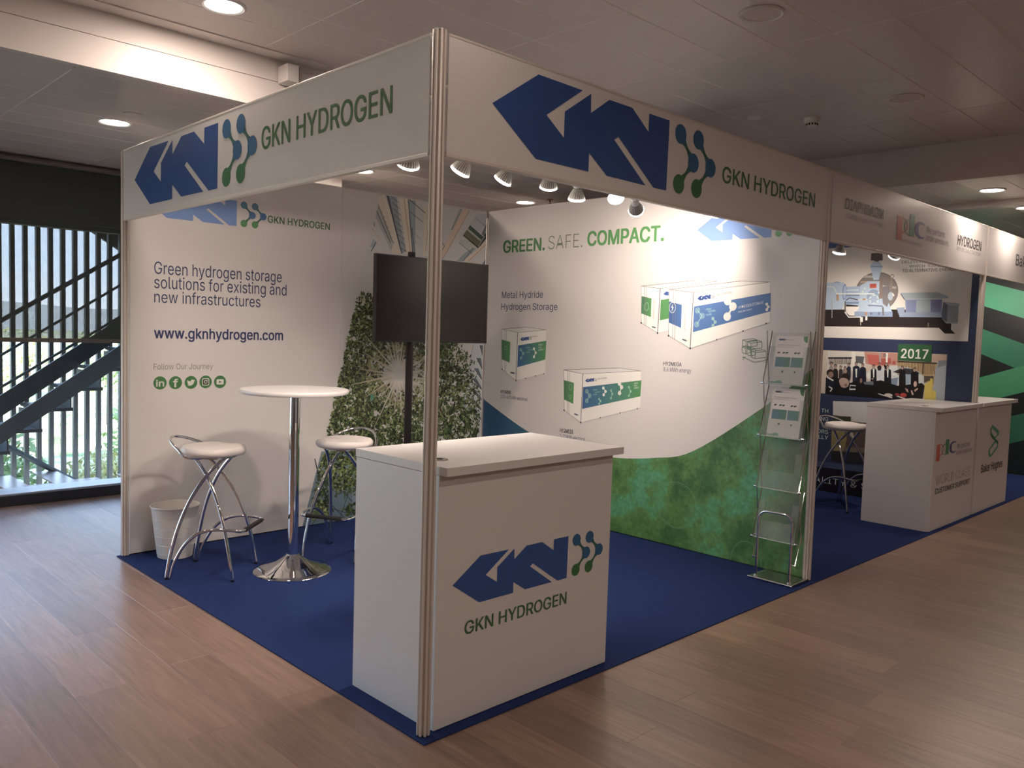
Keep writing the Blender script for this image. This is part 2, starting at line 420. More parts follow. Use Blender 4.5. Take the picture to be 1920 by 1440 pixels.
# drop face (left) in two boards with a groove, plus the ledge strip
bm = nb(); box(bm, room_x0, CY, HC-.128, CX, CY+.02, HC+.02); box(bm, room_x0, CY-.115, HC-.004, CX, CY+.01, HC+.015)
struct(obj('ceiling_trim_1', bm, CEILB)).name = 'trim_1'
bm = nb(); box(bm, room_x0, CY-.006, LC-.005, CX, CY+.02, HC-.133); box(bm, room_x0, CY-.012, LC-.006, CX, CY+.03, LC+.01)
struct(obj('trim_2', bm, CEILB))
bm = nb(); box(bm, CX, room_y0, LC-.004, CX+.022, CY+.02, HC+.02)
struct(obj('trim_3', bm, CEILB))
bm = nb(); box(bm, 6.0, room_y0, LC-.02, 6.26, CY, LC+.01); box(bm, 6.06, room_y0, LC-.045, 6.20, CY, LC-.018)
struct(obj('trim_4', bm, CEILB))
# walls
struct(bxo('wall_left', (room_x0-.2, room_y0, 0), (room_x0, 5.2, 3.3), ROOMW))
struct(bxo('wall_front', (room_x0, room_y0-.2, 0), (room_x1, room_y0, 3.3), ROOMW))
struct(bxo('wall_right', (room_x1, room_y0, 0), (room_x1+.2, 5.2, 3.3), ROOMW))
bm = nb()
WX1 = 2.6
box(bm, room_x0, 5.0, 2.24, WX1, 5.2, 3.2); box(bm, WX1, 5.0, 0, room_x1, 5.2, 3.2); box(bm, room_x0-.1, 5.0, 0, room_x0+.1, 5.2, 2.3)
struct(obj('wall_back', bm, WALLD))
struct(bxo('baseboard_back', (room_x0+.1, 4.985, 0), (WX1, 5.04, .082), FRAMED, bevel=.002))
win = struct(empty('window_1', (0, 5.1, 0)))
def wpart(name, a, b, m, bevel=0):
    o = bxo(name, (a[0], a[1]-5.1, a[2]), (b[0], b[1]-5.1, b[2]), m, win, bevel); return o
wpart('window_sill', (room_x0+.1, 5.02, .06), (WX1, 5.28, .092), SILL, .002)
wpart('window_head', (room_x0+.1, 5.04, 2.2), (WX1, 5.16, 2.25), FRAMED)
for x in (-6.3, -4.3, -2.3, WX1-.03): wpart('mullion', (x-.03, 5.06, .09), (x+.03, 5.14, 2.2), FRAMED, .003)
for a, b in ((-6.27, -4.33), (-4.27, -2.33), (-2.27, WX1-.06)): wpart('glass_pane', (a, 5.098, .09), (b, 5.102, 2.2), GLASS)
# roller blind
bl = tag(empty('roller_blind', (0, 4.93, 0)), 'sheer brown roller blind half lowered over the left window', 'blind')
bm = nb(); box(bm, room_x0+.2, -.001, 1.315, WX1-.05, .001, 2.66); obj('blind_fabric', bm, BLIND, bl)
bm = nb(); box(bm, room_x0+.2, -.012, 1.285, WX1-.05, .008, 1.318); obj('bottom_bar', bm, mat('brown_bar', (.09, .07, .06), .5), bl, .003)
bm = nb(); tube(bm, [(room_x0+.2, 0, 2.68), (WX1-.05, 0, 2.68)], .024, 12); obj('roller_tube', bm, WALLD, bl, smooth=True)

# ================================================================== LIGHTS OF THE HALL
def downlight(x, y, z, lit, label, power, d=.21, unseen=False):
    t = tag(empty('ceiling_downlight', (x, y, z)), label, 'ceiling light', 'round ceiling downlights')
    bm = nb(); ro = d/2
    prof = [(ro, 0), (ro+.001, -.004), (ro*.93, -.010), (ro*.82, -.006), (ro*.80, 0.0)]
    rings = [[bm.verts.new((r*math.cos(2*pi*k/36), r*math.sin(2*pi*k/36), zz)) for k in range(36)] for r, zz in prof]
    for A, B in zip(rings, rings[1:]):
        for k in range(36): bm.faces.new((A[k], A[(k+1) % 36], B[(k+1) % 36], B[k]))
    obj('trim_ring', bm, LAMPW, t, smooth=True)
    bm = nb(); lathe(bm, [(ro*.81, -.0035), (ro*.81, -.0015)], 36); obj('diffuser', bm, LEDM if lit else OFFM, t)
    if lit:
        a = lamp_area('downlight_glow', (0, 0, -.012), power, d*.75, WARM); a.parent = t
    return t
downlight(-.007, 1.646, HC, 1, 'lit round ceiling downlight at the top left, nearest the pale ceiling step', DOWN_HIGH)
downlight(.033, 3.259, LC, 1, 'lit round ceiling downlight left of the booth, above the window blind', DOWN_LOW, .2)
downlight(1.909, 3.319, LC, 1, 'lit round ceiling downlight just under the left fascia board', DOWN_LOW, .2)
downlight(3.774, 3.357, LC, 1, 'lit round ceiling downlight behind the booth, left of the white socket spot', DOWN_LOW, .2)
downlight(1.749, -.209, HC, 0, 'unlit round ceiling downlight, the larger near one above the blue logo', 0)
downlight(3.539, -.198, HC, 0, 'unlit round ceiling downlight farther off, beside the smoke detector', 0)
downlight(5.476, -.159, LC, 1, 'lit round ceiling downlight shining on the top of the second fascia', 5.5, .2)
downlight(6.55, -.142, LC, 1, 'lit round ceiling downlight at the right edge of the photo', 5.5, .2)
# the hall's further downlights, outside the picture on the same grid
for i, (x, y, pw) in enumerate([(-.02, -.25, 1.8), (-.02, -2.1, 13), (-1.85, -.2, 4), (-1.85, 1.65, 6), (-3.65, 1.65, 6), (-1.85, 3.26, 5), (-3.65, 3.26, 5), (-1.85, -3.9, 12), (1.8, -3.9, 18), (-3.65, -2.1, 6), (5.4, -3.8, 17)]):
    if pw: 
        z = HC if (y < CY and x < CX) else LC
        lamp_area('hall_downlight', (x, y, z-.012), pw, .16, WARM)
for x, y in ((6.9, 1.5), (8.4, -.14), (8.4, 1.5), (9.8, -1), (10.5, 2.5), (5.6, 3.9)):
    lamp_area('hall_downlight', (x, y, LC-.012), 8, .16, WARM)

# smoke detector, blank disc, ceiling sensor
t = tag(empty('smoke_detector', (3.632, .452, HC)), 'small white smoke detector on the ceiling above the right fascia', 'smoke detector')
bm = nb(); lathe(bm, [(.055, 0), (.055, -.012), (.045, -.030), (.045, -.034)], 28); obj('detector_base', bm, LAMPW, t, smooth=True)
bm = nb(); lathe(bm, [(.040, -.034), (.036, -.052), (.024, -.058), (.0005, -.058)], 28); obj('sensor_cap', bm, LAMPW, t, smooth=True)
bm = nb()
for k in range(12):
    a = 2*pi*k/12; c = Vector((.0385*math.cos(a), .0385*math.sin(a), -.043)); tt = Vector((-math.sin(a), math.cos(a), 0))*.005; rr = Vector((math.cos(a), math.sin(a), 0))*.002
    v = [bm.verts.new(c+s*tt+q*Vector((0,0,.006))+p*rr) for p in (-1, 1) for s, q in ((-1,-1),(1,-1),(1,1),(-1,1))]
    for f in ((0,1,2,3),(7,6,5,4),(0,4,5,1),(1,5,6,2),(2,6,7,3),(3,7,4,0)): bm.faces.new([v[i] for i in f])
obj('vent_slots', bm, DARKG, t)
bm = nb(); lathe(bm, [(.048, 0), (.048, -.006), (.042, -.010), (.0005, -.011)], 28)
tag(obj('ceiling_sensor', bm, LAMPW, smooth=True), 'small flat white disc on the ceiling left of the smoke detector', 'sensor').location = (3.365, .736, HC)
bm = nb(); lathe(bm, [(.055, 0), (.055, -.005), (.049, -.008), (.0005, -.009)], 28)
h = hit(249, 214, 2, LC)
tag(obj('ceiling_sensor', bm, CEILM, smooth=True), 'flat blank ceiling cap beside the lit downlight at upper left', 'sensor').location = (h.x, h.y, LC)
h = hit(1031, 374, 2, LC)
t = tag(empty('sprinkler_head', (h.x, h.y, LC)), 'tiny brass sprinkler head on the low ceiling behind the booth', 'sprinkler')
bm = nb(); lathe(bm, [(.03, 0), (.03, -.004), (.008, -.006), (.008, -.03)], 16); obj('sprinkler_body', bm, mat('brass', (.3, .22, .1), .4, .8), t, smooth=True)
bm = nb(); lathe(bm, [(.018, -.036), (.018, -.039)], 16); obj('deflector', bm, MATS['brass'], t)
# bracket box on the ceiling step above the left fascia
t = tag(empty('junction_box', (.60, 2.10, 2.905)), 'pale junction box with bracket sticking up behind the left fascia', 'box')
bm = nb(); box(bm, -.045, -.05, -.048, .03, .06, .048); obj('box_cover', bm, BOXM, t, .004)
bm = nb(); box(bm, .032, -.045, -.048, .046, .06, .048); obj('clip', bm, mat('grey_clip', (.25, .22, .21), .4), t, .002)
bm = nb(); box(bm, .05, .0, -.05, .30, .055, .028); obj('bracket_plate', bm, BOXM, t, .003)
# white column standing behind the booth wall
struct(bxo('pillar_back', (1.15, 3.80, 0), (2.03, 4.25, LC), mat('pillar_paint', (.72, .68, .64), .6))).name = 'wall_pillar'

# ================================================================== OUTSIDE
print('outside')
OY = 6.7
ls = tag(empty('slat_screen', (0, OY, 0)), 'screen of dark upright slats outside the left window', 'slat screen')
sl_me = None
for k in range(-14, 16):
    c = hit(22.5, 500, 1, OY).x+k*(hit(205.5, 500, 1, OY).x-hit(22.5, 500, 1, OY).x)/8
    if sl_me is None:
        bm = nb(); box(bm, -.019, -.03, -1.2, .019, .03, 2.62); o = obj('slat', bm, SLATM, ls, .002); sl_me = o.data
    else:
        o = bpy.data.objects.new('slat', sl_me); C.objects.link(o); o.parent = ls
    o.location = (c, 0, 0)
bm = nb(); box(bm, -1.6, -.02, -1.2, 2.4, .02, -1.1); obj('bottom_rail', bm, SLATM, ls)
# canopy slab closing the view upwards, with sloping end
cp = tag(empty('stair_canopy', (0, 0, 0)), 'dark canopy with a sloping edge over the outside staircase', 'canopy')
CYo = 6.95
a, b, c = [hit(*p, 1, CYo) for p in ((-40, 402), (163, 427), (232, 474))]
bm = nb(); prism(bm, [(-3.5, a.z+.0), (b.x, b.z), (c.x, c.z), (c.x+2.2, c.z-1.4), (c.x+2.2, 4.2), (-3.5, 4.2)], CYo, CYo+.06, 'y'); obj('fascia_board', bm, SLATM, cp)
bm = nb(); box(bm, -6.5, 5.36, 2.78, 2.6, 6.94, 2.92); obj('added_sky_blocker', bm, SLATM, cp)  # unseen slab added to keep high sky light out of the room
# staircase
st = tag(empty('outside_staircase', (0, 0, 0)), 'dark steel staircase climbing to the right outside the window', 'staircase')
NY, FY = 5.75, 6.45
def pl_y(y, *pts): return [(hit(*p, 1, y).x, hit(*p, 1, y).z) for p in pts]
def ext(a, b, t): return (a[0]+(b[0]-a[0])*t, a[1]+(b[1]-a[1])*t)
def stringer(y, up, lo, name):
    bm = nb(); prism(bm, [ext(*lo, -1.2), ext(*lo, 1.9), ext(*up, 1.9), ext(*up, -1.2)], y, y+.02, 'y'); return obj(name, bm, STEEL, st)
nu = pl_y(NY, (0, 797), (220, 651)); nl = pl_y(NY, (0, 834), (220, 689))
fu = pl_y(FY, (0, 742), (155, 650)); sl = (nu[1][1]-nu[0][1])/(nu[1][0]-nu[0][0])
fu[1] = (fu[0][0]+1, fu[0][1]+sl); flo = [(fu[0][0], fu[0][1]-.2), (fu[1][0], fu[1][1]-.2)]
stringer(NY, nu, nl, 'stringer'); stringer(FY, fu, flo, 'stringer')
run = .25; z_at = lambda x: nu[0][1]+(x-nu[0][0])*sl
x = -1.5
while x < 1.9:
    zt = z_at(x)-.10
    bm = nb(); box(bm, x, NY+.02, zt-.03, x+run+.015, FY, zt); obj('tread', bm, STEEL, st, .003)
    bm = nb(); box(bm, x+run-.012, NY+.02, zt+.0, x+run, FY, zt+.135); obj('riser', bm, STEEL, st)
    x += run
def bar_px(y, a, b, th, name, m=STEEL, t0=-.5, t1=1.5):
    A, B = pl_y(y, a, b); p0 = ext(A, B, t0); p1 = ext(A, B, t1)
    bm = nb(); tube(bm, [(p0[0], y, p0[1]), (p1[0], y, p1[1])], th, 8); return obj(name, bm, m, st, smooth=True)
bar_px(FY+.03, (0, 602), (220, 481), .022, 'handrail'); bar_px(FY+.03, (0, 667), (220, 538), .013, 'guard_rail'); bar_px(FY+.03, (0, 727), (220, 597), .013, 'guard_rail')
bar_px(FY+.03, (8, 835), (160, 912), .026, 'brace', t0=0, t1=1.1); bar_px(FY+.03, (0, 892), (60, 920), .013, 'brace', t0=-.5, t1=1.2)
# ground and planting outside
def ground_mat():
    m = bpy.data.materials.new('dry_grass_ground'); m.use_nodes = True; n = m.node_tree.nodes; L = m.node_tree.links; p = n['Principled BSDF']
    t = n.new('ShaderNodeTexNoise'); t.inputs['Scale'].default_value = 2.0; t.inputs['Detail'].default_value = 9; g = n.new('ShaderNodeTexCoord'); L.new(g.outputs['Object'], t.inputs[0])
    r = n.new('ShaderNodeValToRGB'); E = r.color_ramp.elements; E[0].position = .36; E[0].color = (.10, .15, .05, 1); E[1].position = .60; E[1].color = (.50, .45, .34, 1)
    e_ = E.new(.48); e_.color = (.30, .33, .15, 1)
    L.new(t.outputs[0], r.inputs[0]); L.new(r.outputs[0], p.inputs['Base Color']); p.inputs['Roughness'].default_value = .9; return m
GM = ground_mat()
bm = nb(); N = 24; G = []
def gz(x, y):
    if y < 7.5: return -1.2
    return -1.2+1.9*min(1, ((y-7.5)/22))**.8+.12*math.sin(x*1.3+y)*min(1, (y-7.5)/6)
for j in range(N+1):
    row = []
    for i in range(N+1):
        x = -14+i*36/N; y = 5.3+j*45/N; row.append(bm.verts.new((x, y, gz(x, y))))
    G.append(row)
for j in range(N):
    for i in range(N): bm.faces.new((G[j][i], G[j][i+1], G[j+1][i+1], G[j+1][i]))
struct(obj('ground', bm, GM, smooth=True))
struct(bxo('path_outside', (-8, 11.0, -.9), (14, 12.2, gz(0, 11)+.06), mat('pale_concrete', (.60, .56, .50), .8))).name = 'trim_5'
LEAFM = [mat('leaf_bright', (.30, .38, .09), .5), mat('leaf_mid', (.16, .24, .06), .5), mat('leaf_olive', (.40, .38, .14), .6)]
STEM = mat('bark', (.12, .08, .05), .8)
def shrub_mesh(seed, m, h, wd, n=620):
    q = random.Random(seed); bm = nb()
    for _ in range(n):
        a = q.uniform(0, 2*pi); t = q.random()**.6; b_ = math.acos(q.uniform(-.35, 1)); r_ = t
        c = Vector((math.cos(a)*math.sin(b_)*wd*r_, math.sin(a)*math.sin(b_)*wd*r_, h*.5+math.cos(b_)*h*.5*r_+.02))
        d = Vector((q.gauss(0, 1), q.gauss(0, 1), q.gauss(0, 1))).normalized(); e1 = d.orthogonal().normalized(); s_ = q.uniform(.035, .075)
        v = [bm.verts.new(c+k) for k in (d*s_, e1*s_*.45, -d*s_, -e1*s_*.45)]; bm.faces.new(v)
    return bm
shr = []
spec = [(-.45, 8.3, 1.0, .42, 0), (.55, 8.7, 1.25, .5, 1), (1.5, 8.3, 1.0, .42, 2), (2.3, 9.0, 1.6, .5, 0), (-1.5, 9.2, 1.2, .5, 2), (.3, 10.2, 1.5, .45, 1),
        (-1.2, 13.6, 1.7, .9, 0), (1.2, 13.4, 1.5, .9, 2), (3.4, 13.8, 1.9, .9, 1), (.1, 16.2, 1.35, 1.1, 0), (-3.2, 16.0, 1.5, 1.1, 1), (2.9, 17.0, 1.4, 1.2, 2), (5.9, 17.6, 1.5, 1.2, 0), (1.4, 20.5, 1.1, 1.4, 1)]
where = ['low bright green shrub nearest the window at left', 'tall dark green shrub behind the staircase foot', 'olive shrub behind the brace of the staircase', 'bright green shrub beside the booth post', 'olive shrub at the left edge outside', 'dark green shrub in the second row',
         'bright green bush beyond the pale path, left', 'olive bush beyond the pale path, middle', 'dark bush beyond the pale path, right', 'bright bush on the far slope', 'dark bush at the left of the far slope', 'olive bush high on the far slope', 'bright bush at the right of the far slope', 'dark bush topmost on the slope']
for i, (x, y, h, wd, k) in enumerate(spec):
    t = tag(empty('garden_shrub', (x, y, gz(x, y)-.03)), where[i], 'shrub', 'shrubs outside the window')
    o = obj('foliage', shrub_mesh(100+i, None, h, wd), LEAFM[k], t)
    bm = nb(); tube(bm, [(0, 0, -.05), (.02, 0, h*.5)], .02, 6); obj('stem', bm, STEM, t)
bm = nb()
pts = [(-60, 0), (-25, 4.2), (-10, 4.9), (0, 4.3), (8, 5.0), (20, 4.3), (35, 4.6), (60, 0)]
prism(bm, [(x, z-2) for x, z in pts], 70, 71, 'y')
struct(obj('hills', bm, mat('hazy_hill', (.30, .33, .34), .9)))

# ================================================================== BOOTH SHELL
print('booth')
LX, LY, FH = 3.012, 3.042, .42
ZF = 2.5-FH+.003
def post_mesh(h, r=.023, base=.0):
    bm = nb(); pts = []
    for k in range(8):
        a = 2*pi*(k+.5)/8
        def P(ang, rr): return (rr*math.cos(ang), rr*math.sin(ang))
        for da, rr in ((-.21, .97), (-.13, 1.04), (.13, 1.04), (.21, .97), (.24, .55), (.54, .55)): pts.append(P(a+da, r*rr))
    prism(bm, pts, base, h, 'z'); return bm
def post(x, y, h, label, r=.023):
    t = tag(empty('aluminium_post', (x, y, 0)), label, 'post', 'grooved aluminium posts of the booths')
    obj('post_profile', post_mesh(h-.006, r, .01), ALU, t)
    bm = nb(); lathe(bm, [(r*.75, 0), (r*.75, .011)], 12); obj('levelling_foot', bm, BLACK, t)
    bm = nb(); lathe(bm, [(r*.8, h-.008), (r*.8, h-.001)], 12); obj('end_cap', bm, mat('grey_cap', (.35, .33, .31), .5), t)
    return t
post(.022, .022, 2.515, 'grooved aluminium corner post in front of the reception counter', .0245)
post(.022, LY+.0, 2.505, 'grooved aluminium post at the far left end of the left fascia')
post(LX+.0, .022, 2.505, 'grooved aluminium post between the green wall and the second booth')
post(6.02, .022, 2.505, 'grooved aluminium post rising behind the two far counters')
post(LX+.045, LY+.045, 2.46, 'aluminium post hidden behind the inner corner of the near booth'); post(9.0, .022, 2.505, 'aluminium post at the right end of the third booth')
# carpet
bm = nb(); box(bm, -.018, -.035, .0004, 3.035, LY+.03, .005); tag(obj('carpet', bm, CARPET), 'blue carpet of the near booth under counter and bar table', 'carpet', 'blue booth carpets')
bm = nb(); box(bm, 3.037, -.035, .0004, 6.03, LY+.03, .005); tag(obj('carpet', bm, CARPET), 'blue carpet of the second booth under the far stool', 'carpet', 'blue booth carpets')
bm = nb(); box(bm, 6.032, -.035, .0004, 9.0, LY+.03, .005); tag(obj('carpet', bm, CARPET), 'blue carpet of the third booth behind the far right counter', 'carpet', 'blue booth carpets')

def rail(par, a, b, name='rail'):
    return bxo(name, a, b, ALU, par, .002)
# ---- fascia left (plane X=0)
def fascia(axis, a0, a1, name, label, tx=.016):
    """board from a0 to a1 along the axis, outer face at 0.0"""
    t = tag(empty(name, (0, 0, 0)), label, 'fascia board')
    if axis == 'x':
        bxo('board', (.002, a0, ZF+.006), (.006, a1, 2.494), FASCIA, t)
        bxo('bottom_rail', (.001, a0, ZF-.001), (.030, a1, ZF+.012), ALU, t, .0015); bxo('top_rail', (.001, a0, 2.492), (.030, a1, 2.502), ALU, t, .0015)
    else:
        bxo('board', (a0, .002, ZF+.006), (a1, .006, 2.494), FASCIA, t)
        bxo('bottom_rail', (a0, .001, ZF-.001), (a1, .030, ZF+.012), ALU, t, .0015); bxo('top_rail', (a0, .001, 2.492), (a1, .030, 2.502), ALU, t, .0015)
    return t
fL = fascia('x', .048, LY-.026, 'fascia_board', 'white left fascia board with blue and green lettering above the bar table')
PLF = Plane('x', .002); P = Print(PLF)
def logo_px(P, pl, p_l, p_r, ybot_px, ytop_px, kw={}):
    pass
u0, u1 = -2.827, -1.713
logo(P, u0, 2.140, u1-u0); P.build('printed_logo', fL)
P = Print(PLF); P.text('GKN HYDROGEN', (491, 281), 735, (491, 240), TGREEN, 1, .012, 217); P.build('printed_lettering', fL)
fR = fascia('y', .048, LX-.02, 'fascia_board', 'white right fascia board with large blue logo above the counter')
PRF = Plane('y', .002); P = Print(PRF)
logo(P, .256, 2.146, 1.352-.256, kz=1.01); P.build('printed_logo', fR)
P = Print(PRF); P.text_uz('GKN HYDROGEN', PRF.uz(1354, 340)[0], PRF.uz(1527, 390)[0], 2.255, PRF.uz(1354, 311)[1]-2.255, TGREEN, 1, .012); P.build('printed_lettering', fR)
f2 = fascia('y', LX+.026, 5.996, 'fascia_board', 'white second fascia board with grey lettering and red, green and blue letters')
P = Print(PRF)
GT = pc((112, 104, 108)); GT2 = pc((136, 126, 126)); DK = pc((40, 36, 40))
def txt(P, st, bl, rt, top, col, wt=0, layer=1):
    P.mark(); P.text(st, bl, rt[0], top, col, layer, wt, rt[1])
txt(P, 'DIAPHRAGM', (1585, 391), (1656, 411), (1586, 371), GT, .012)
txt(P, 'COMPRESSION SYSTEMS', (1584, 408), (1655, 430), (1584, 399), GT2, -.008)
txt(P, 'We perform', (1736, 436), (1771, 445), (1736, 423), GT2, 0)
txt(P, 'under pressure.', (1735, 450), (1779, 461), (1735, 438), GT2, 0)
txt(P, 'HYDROGEN', (1795, 458), (1839, 470), (1796, 440), DK, .012)
txt(P, 'REFUELING STATIONS', (1794, 469), (1838, 484), (1794, 462), GT2, -.008)
txt(P, 'MACHINES', (1690, 452), (1729, 459), (1690, 447), GT2, -.005)
P.build('printed_lettering', f2)
RED = pc((196, 84, 62)); GRN = pc((60, 128, 84)); PUR = pc((84, 80, 128))
def pdc(P, u0, z0, wd, h):
    """three-letter mark: red p, green d, violet c"""
    def X(x): return u0+x*wd
    def Z(z): return z0+z*h
    P.poly([(X(0), Z(-.32)), (X(.19), Z(-.32)), (X(.19), Z(.98)), (X(0), Z(.98))], RED, 1)
    def arc(cx, cz, rx, rz, a0, a1, w0, w1, col, n=14):
        for i in range(n):
            t0, t1 = i/n, (i+1)/n; A = a0+(a1-a0)*t0; B = a0+(a1-a0)*t1
            wa = w0+(w1-w0)*t0; wb = w0+(w1-w0)*t1
            f = lambda a, k: (X(cx+rx*k*math.cos(a)), Z(cz+rz*k*math.sin(a)))
            P.poly([f(A, 1), f(B, 1), f(B, 1-wb), f(A, 1-wa)], col, 1)
    arc(.16, .52, .24, .46, pi/2, -pi/2, .10, .18, RED)
    P.poly([(X(.47), Z(.05)), (X(.65), Z(.05)), (X(.65), Z(1.25)), (X(.47), Z(1.25))], GRN, 1)
    arc(.50, .5, .24, .46, pi/2, 1.5*pi, .18, .10, GRN)
    arc(.90, .52, .23, .48, .28*pi, 1.0*pi, .12, .62, PUR); arc(.90, .52, .23, .48, 1.0*pi, 1.72*pi, .62, .12, PUR)
P = Print(PRF); ua, za = PRF.uz(1681, 437); ub, _ = PRF.uz(1730, 450); _, zt = PRF.uz(1681, 402); pdc(P, ua, za, ub-ua, zt-za); P.build('printed_logo', f2)
f3 = fascia('y', 6.044, 8.98, 'fascia_board', 'white third fascia board at the right edge with dark lettering')
P = Print(PRF); ua, za = PRF.uz(1904, 497); _, zt = PRF.uz(1904, 476); P.text_uz('Baker Hughes', ua, ua+1.25, za, zt-za, DK, 1, .012); P.build('printed_lettering', f3)

# ---- partition walls
def wall_y(name, label, x0, x1, yf, seams, m=WHITE, z1=2.46):
    t = tag(empty(name, (0, 0, 0)), label, 'partition wall'); xs = [x0]+seams+[x1]
    for a, b in zip(xs, xs[1:]): bxo('wall_panel', (a+.0008, yf, .012), (b-.0008, yf+.012, z1), m, t, .0006)
    bxo('top_rail', (x0, yf+.004, z1), (x1, yf+.03, z1+.006), ALU, t); bxo('bottom_rail', (x0, yf+.002, .006), (x1, yf+.03, .012), BLACK, t)
    return t
def wall_x(name, label, y0, y1, xf, seams, m=WHITE, z1=2.46, back=None):
    t = tag(empty(name, (0, 0, 0)), label, 'partition wall'); ys = [y0]+seams+[y1]
    for a, b in zip(ys, ys[1:]): bxo('wall_panel', (xf, a+.0008, .012), (xf+.012, b-.0008, z1), m, t, .0006)
    bxo('top_rail', (xf+.004, y0, z1), (xf+.03, y1, z1+.006), ALU, t); bxo('bottom_rail', (xf+.002, y0, .006), (xf+.03, y1, .012), BLACK, t)
    return t
WTOP = 2.5
wL = wall_y('partition_wall', 'white left booth wall with lettering and a tree and tower picture', .05, 3.0, LY, [1.556], z1=WTOP)
wR = wall_x('partition_wall', 'white right booth wall with green wave and pictured containers', .05, 3.03, LX, [], z1=WTOP)
w2 = wall_x('partition_wall', 'dark blue wall of the second booth with machine picture', .05, 3.03, 6.02, [], mat('navy_print', pc((46, 52, 78)), .35), z1=WTOP)
w3 = wall_x('partition_wall', 'black and green striped wall of the third booth', .05, 3.03, 9.0, [], mat('near_black_print', pc((22, 26, 26)), .4), z1=WTOP)
w4 = wall_y('partition_wall', 'plain back wall of the second booth', 3.06, 6.0, LY, [], z1=WTOP)
w5 = wall_y('partition_wall', 'plain back wall of the third booth', 6.06, 8.98, LY, [], z1=WTOP)

# ---- left wall prints
WY = Plane('y', LY); P = Print(WY)
txt(P, 'Green hydrogen storage', (289, 513), (528, 525), (289, 490), NAVY, 0)
txt(P, 'solutions for existing and', (289, 540), (537, 551), (289, 517), NAVY, 0)
txt(P, 'new infrastructures', (289, 567), (488, 577), (289, 545), NAVY, 0)
txt(P, 'www.gknhydrogen.com', (289, 634), (530, 639), (289, 614), pc((34, 46, 86)), .018)
txt(P, 'Follow Our Journey', (288, 693), (399, 693), (288, 682), pc((104, 92, 78)), -.008)
txt(P, 'GKN HYDROGEN', (502, 417), (618, 431), (502, 404), TGREEN, .015)
P.build('printed_lettering', wL)
P = Print(WY)
ul, zl = WY.uz(444, 423); uL = WY.uz(300, 400)[0]; wd = (WY.uz(478, 420)[0]-ul)/.22
logo(P, ul-wd, zl-.004, wd, LBLUE, mono=(pc((70,110,130)), pc((60,100,140)), pc((76,128,70)))); P.build('printed_logo', wL)
# social marks
P = Print(WY); cols_ic = pc((48, 104, 46)); IW = pc((200, 184, 168))
cs = [WY.uz(x, y) for x, y in ((300, 718), (329, 717.5), (358, 717), (385.5, 716), (412.5, 716))]; r0 = .042
P.mark(); P.disc(cs[0], r0, cols_ic, 1, 28)
P.text_uz('in', cs[0][0]-.024, cs[0][0]+.024, cs[0][1]-.022, .040, IW, 2, .03)
P.mark(); P.disc(cs[1], r0, cols_ic, 1, 28)
P.text_uz('f', cs[1][0]-.014, cs[1][0]+.014, cs[1][1]-.028, .050, IW, 2, .035)
P.mark(); P.disc(cs[2], r0, cols_ic, 1, 28)
bx, bz = cs[2]; s_ = .030
bird = [(-.95,-.62),(-.5,-.6),(-.85,-.25),(-.62,-.22),(-.98,.15),(-.75,.12),(-.95,.62),(-.5,.35),(-.05,.22),(0,.55),(.25,.72),(.5,.65),(.62,.55),(.95,.7),(.78,.42),(.98,.38),(.72,.2),(.6,-.3),(.25,-.65),(-.2,-.8),(-.6,-.78)]
P.poly([(bx+x*s_*.95, bz+z*s_*.9) for x, z in bird], IW, 2)
P.mark(); P.disc(cs[3], r0, cols_ic, 1, 28)
bx, bz = cs[3]
def rrect(cx, cz, a, b, rr, n=4):
    o = []
    for sx_, sz_, a0 in ((1,1,0),(-1,1,90),(-1,-1,180),(1,-1,270)):
        for k in range(n+1):
            t_ = math.radians(a0+90*k/n); o.append((cx+sx_*(a-rr)+rr*math.cos(t_), cz+sz_*(b-rr)+rr*math.sin(t_)))
    return o
P.poly(rrect(bx, bz, .024, .024, .008), IW, 2); P.poly(rrect(bx, bz, .019, .019, .006), pc((40, 60, 34)), 3); P.disc((bx, bz), .012, IW, 4, 18); P.disc((bx, bz), .0075, pc((40, 60, 34)), 5, 16); P.disc((bx+.012, bz+.013), .003, IW, 4, 8)
P.mark(); P.disc(cs[4], r0, cols_ic, 1, 28)
bx, bz = cs[4]
P.poly(rrect(bx, bz, .025, .018, .007), IW, 2); P.poly([(bx-.006, bz-.008), (bx+.009, bz), (bx-.006, bz+.008)], pc((40, 60, 34)), 3)
P.build('printed_icons', wL)

# mural: look up between towers and trees
P = Print(WY)
eb = lambda z: 1.283+z*.2355      # slanting left border
xr_ = 2.995
base = [(eb(.012), .012), (xr_, .012), (xr_, WTOP), (eb(WTOP), WTOP)]
P.poly(base, pc((196, 178, 168)), 0)
def m8(x, y): return WY.uz(700+x/8.348, 360+y/8.348)
def mp(pts, col, layer=1):
    col = (col[0]+3, col[1], col[2]-9)
    q = []
    for x, y in pts:
        u, z = m8(x, y); q.append((min(max(u, eb(z)), xr_), min(z, WTOP-.001)))
    P.poly(q, pc(col), layer)
def ml(a, b, wd_, col, layer=3):
    col = (col[0]+3, col[1], col[2]-9)
    A, B = m8(*a), m8(*b); P.line((min(A[0], xr_), min(A[1], WTOP)), (min(B[0], xr_), min(B[1], WTOP)), wd_, pc(col), layer)
mp([(60,100),(165,30),(560,960),(300,960)], (208,182,168)); mp([(75,210),(100,240),(320,800),(275,920),(30,380)], (160,156,156), 2)
ml((50,300),(270,800),.006,(70,66,72)); ml((75,190),(300,800),.004,(110,90,90))
for k in range(7): ml((70+30*k, 240+78*k), (150+30*k, 330+78*k), .003, (90,84,88))
mp([(200,40),(360,70),(410,460),(515,930),(440,965),(300,400)], (138,140,150), 2); mp([(200,40),(245,48),(345,520),(455,960),(430,965),(300,420)], (88,88,100), 3)
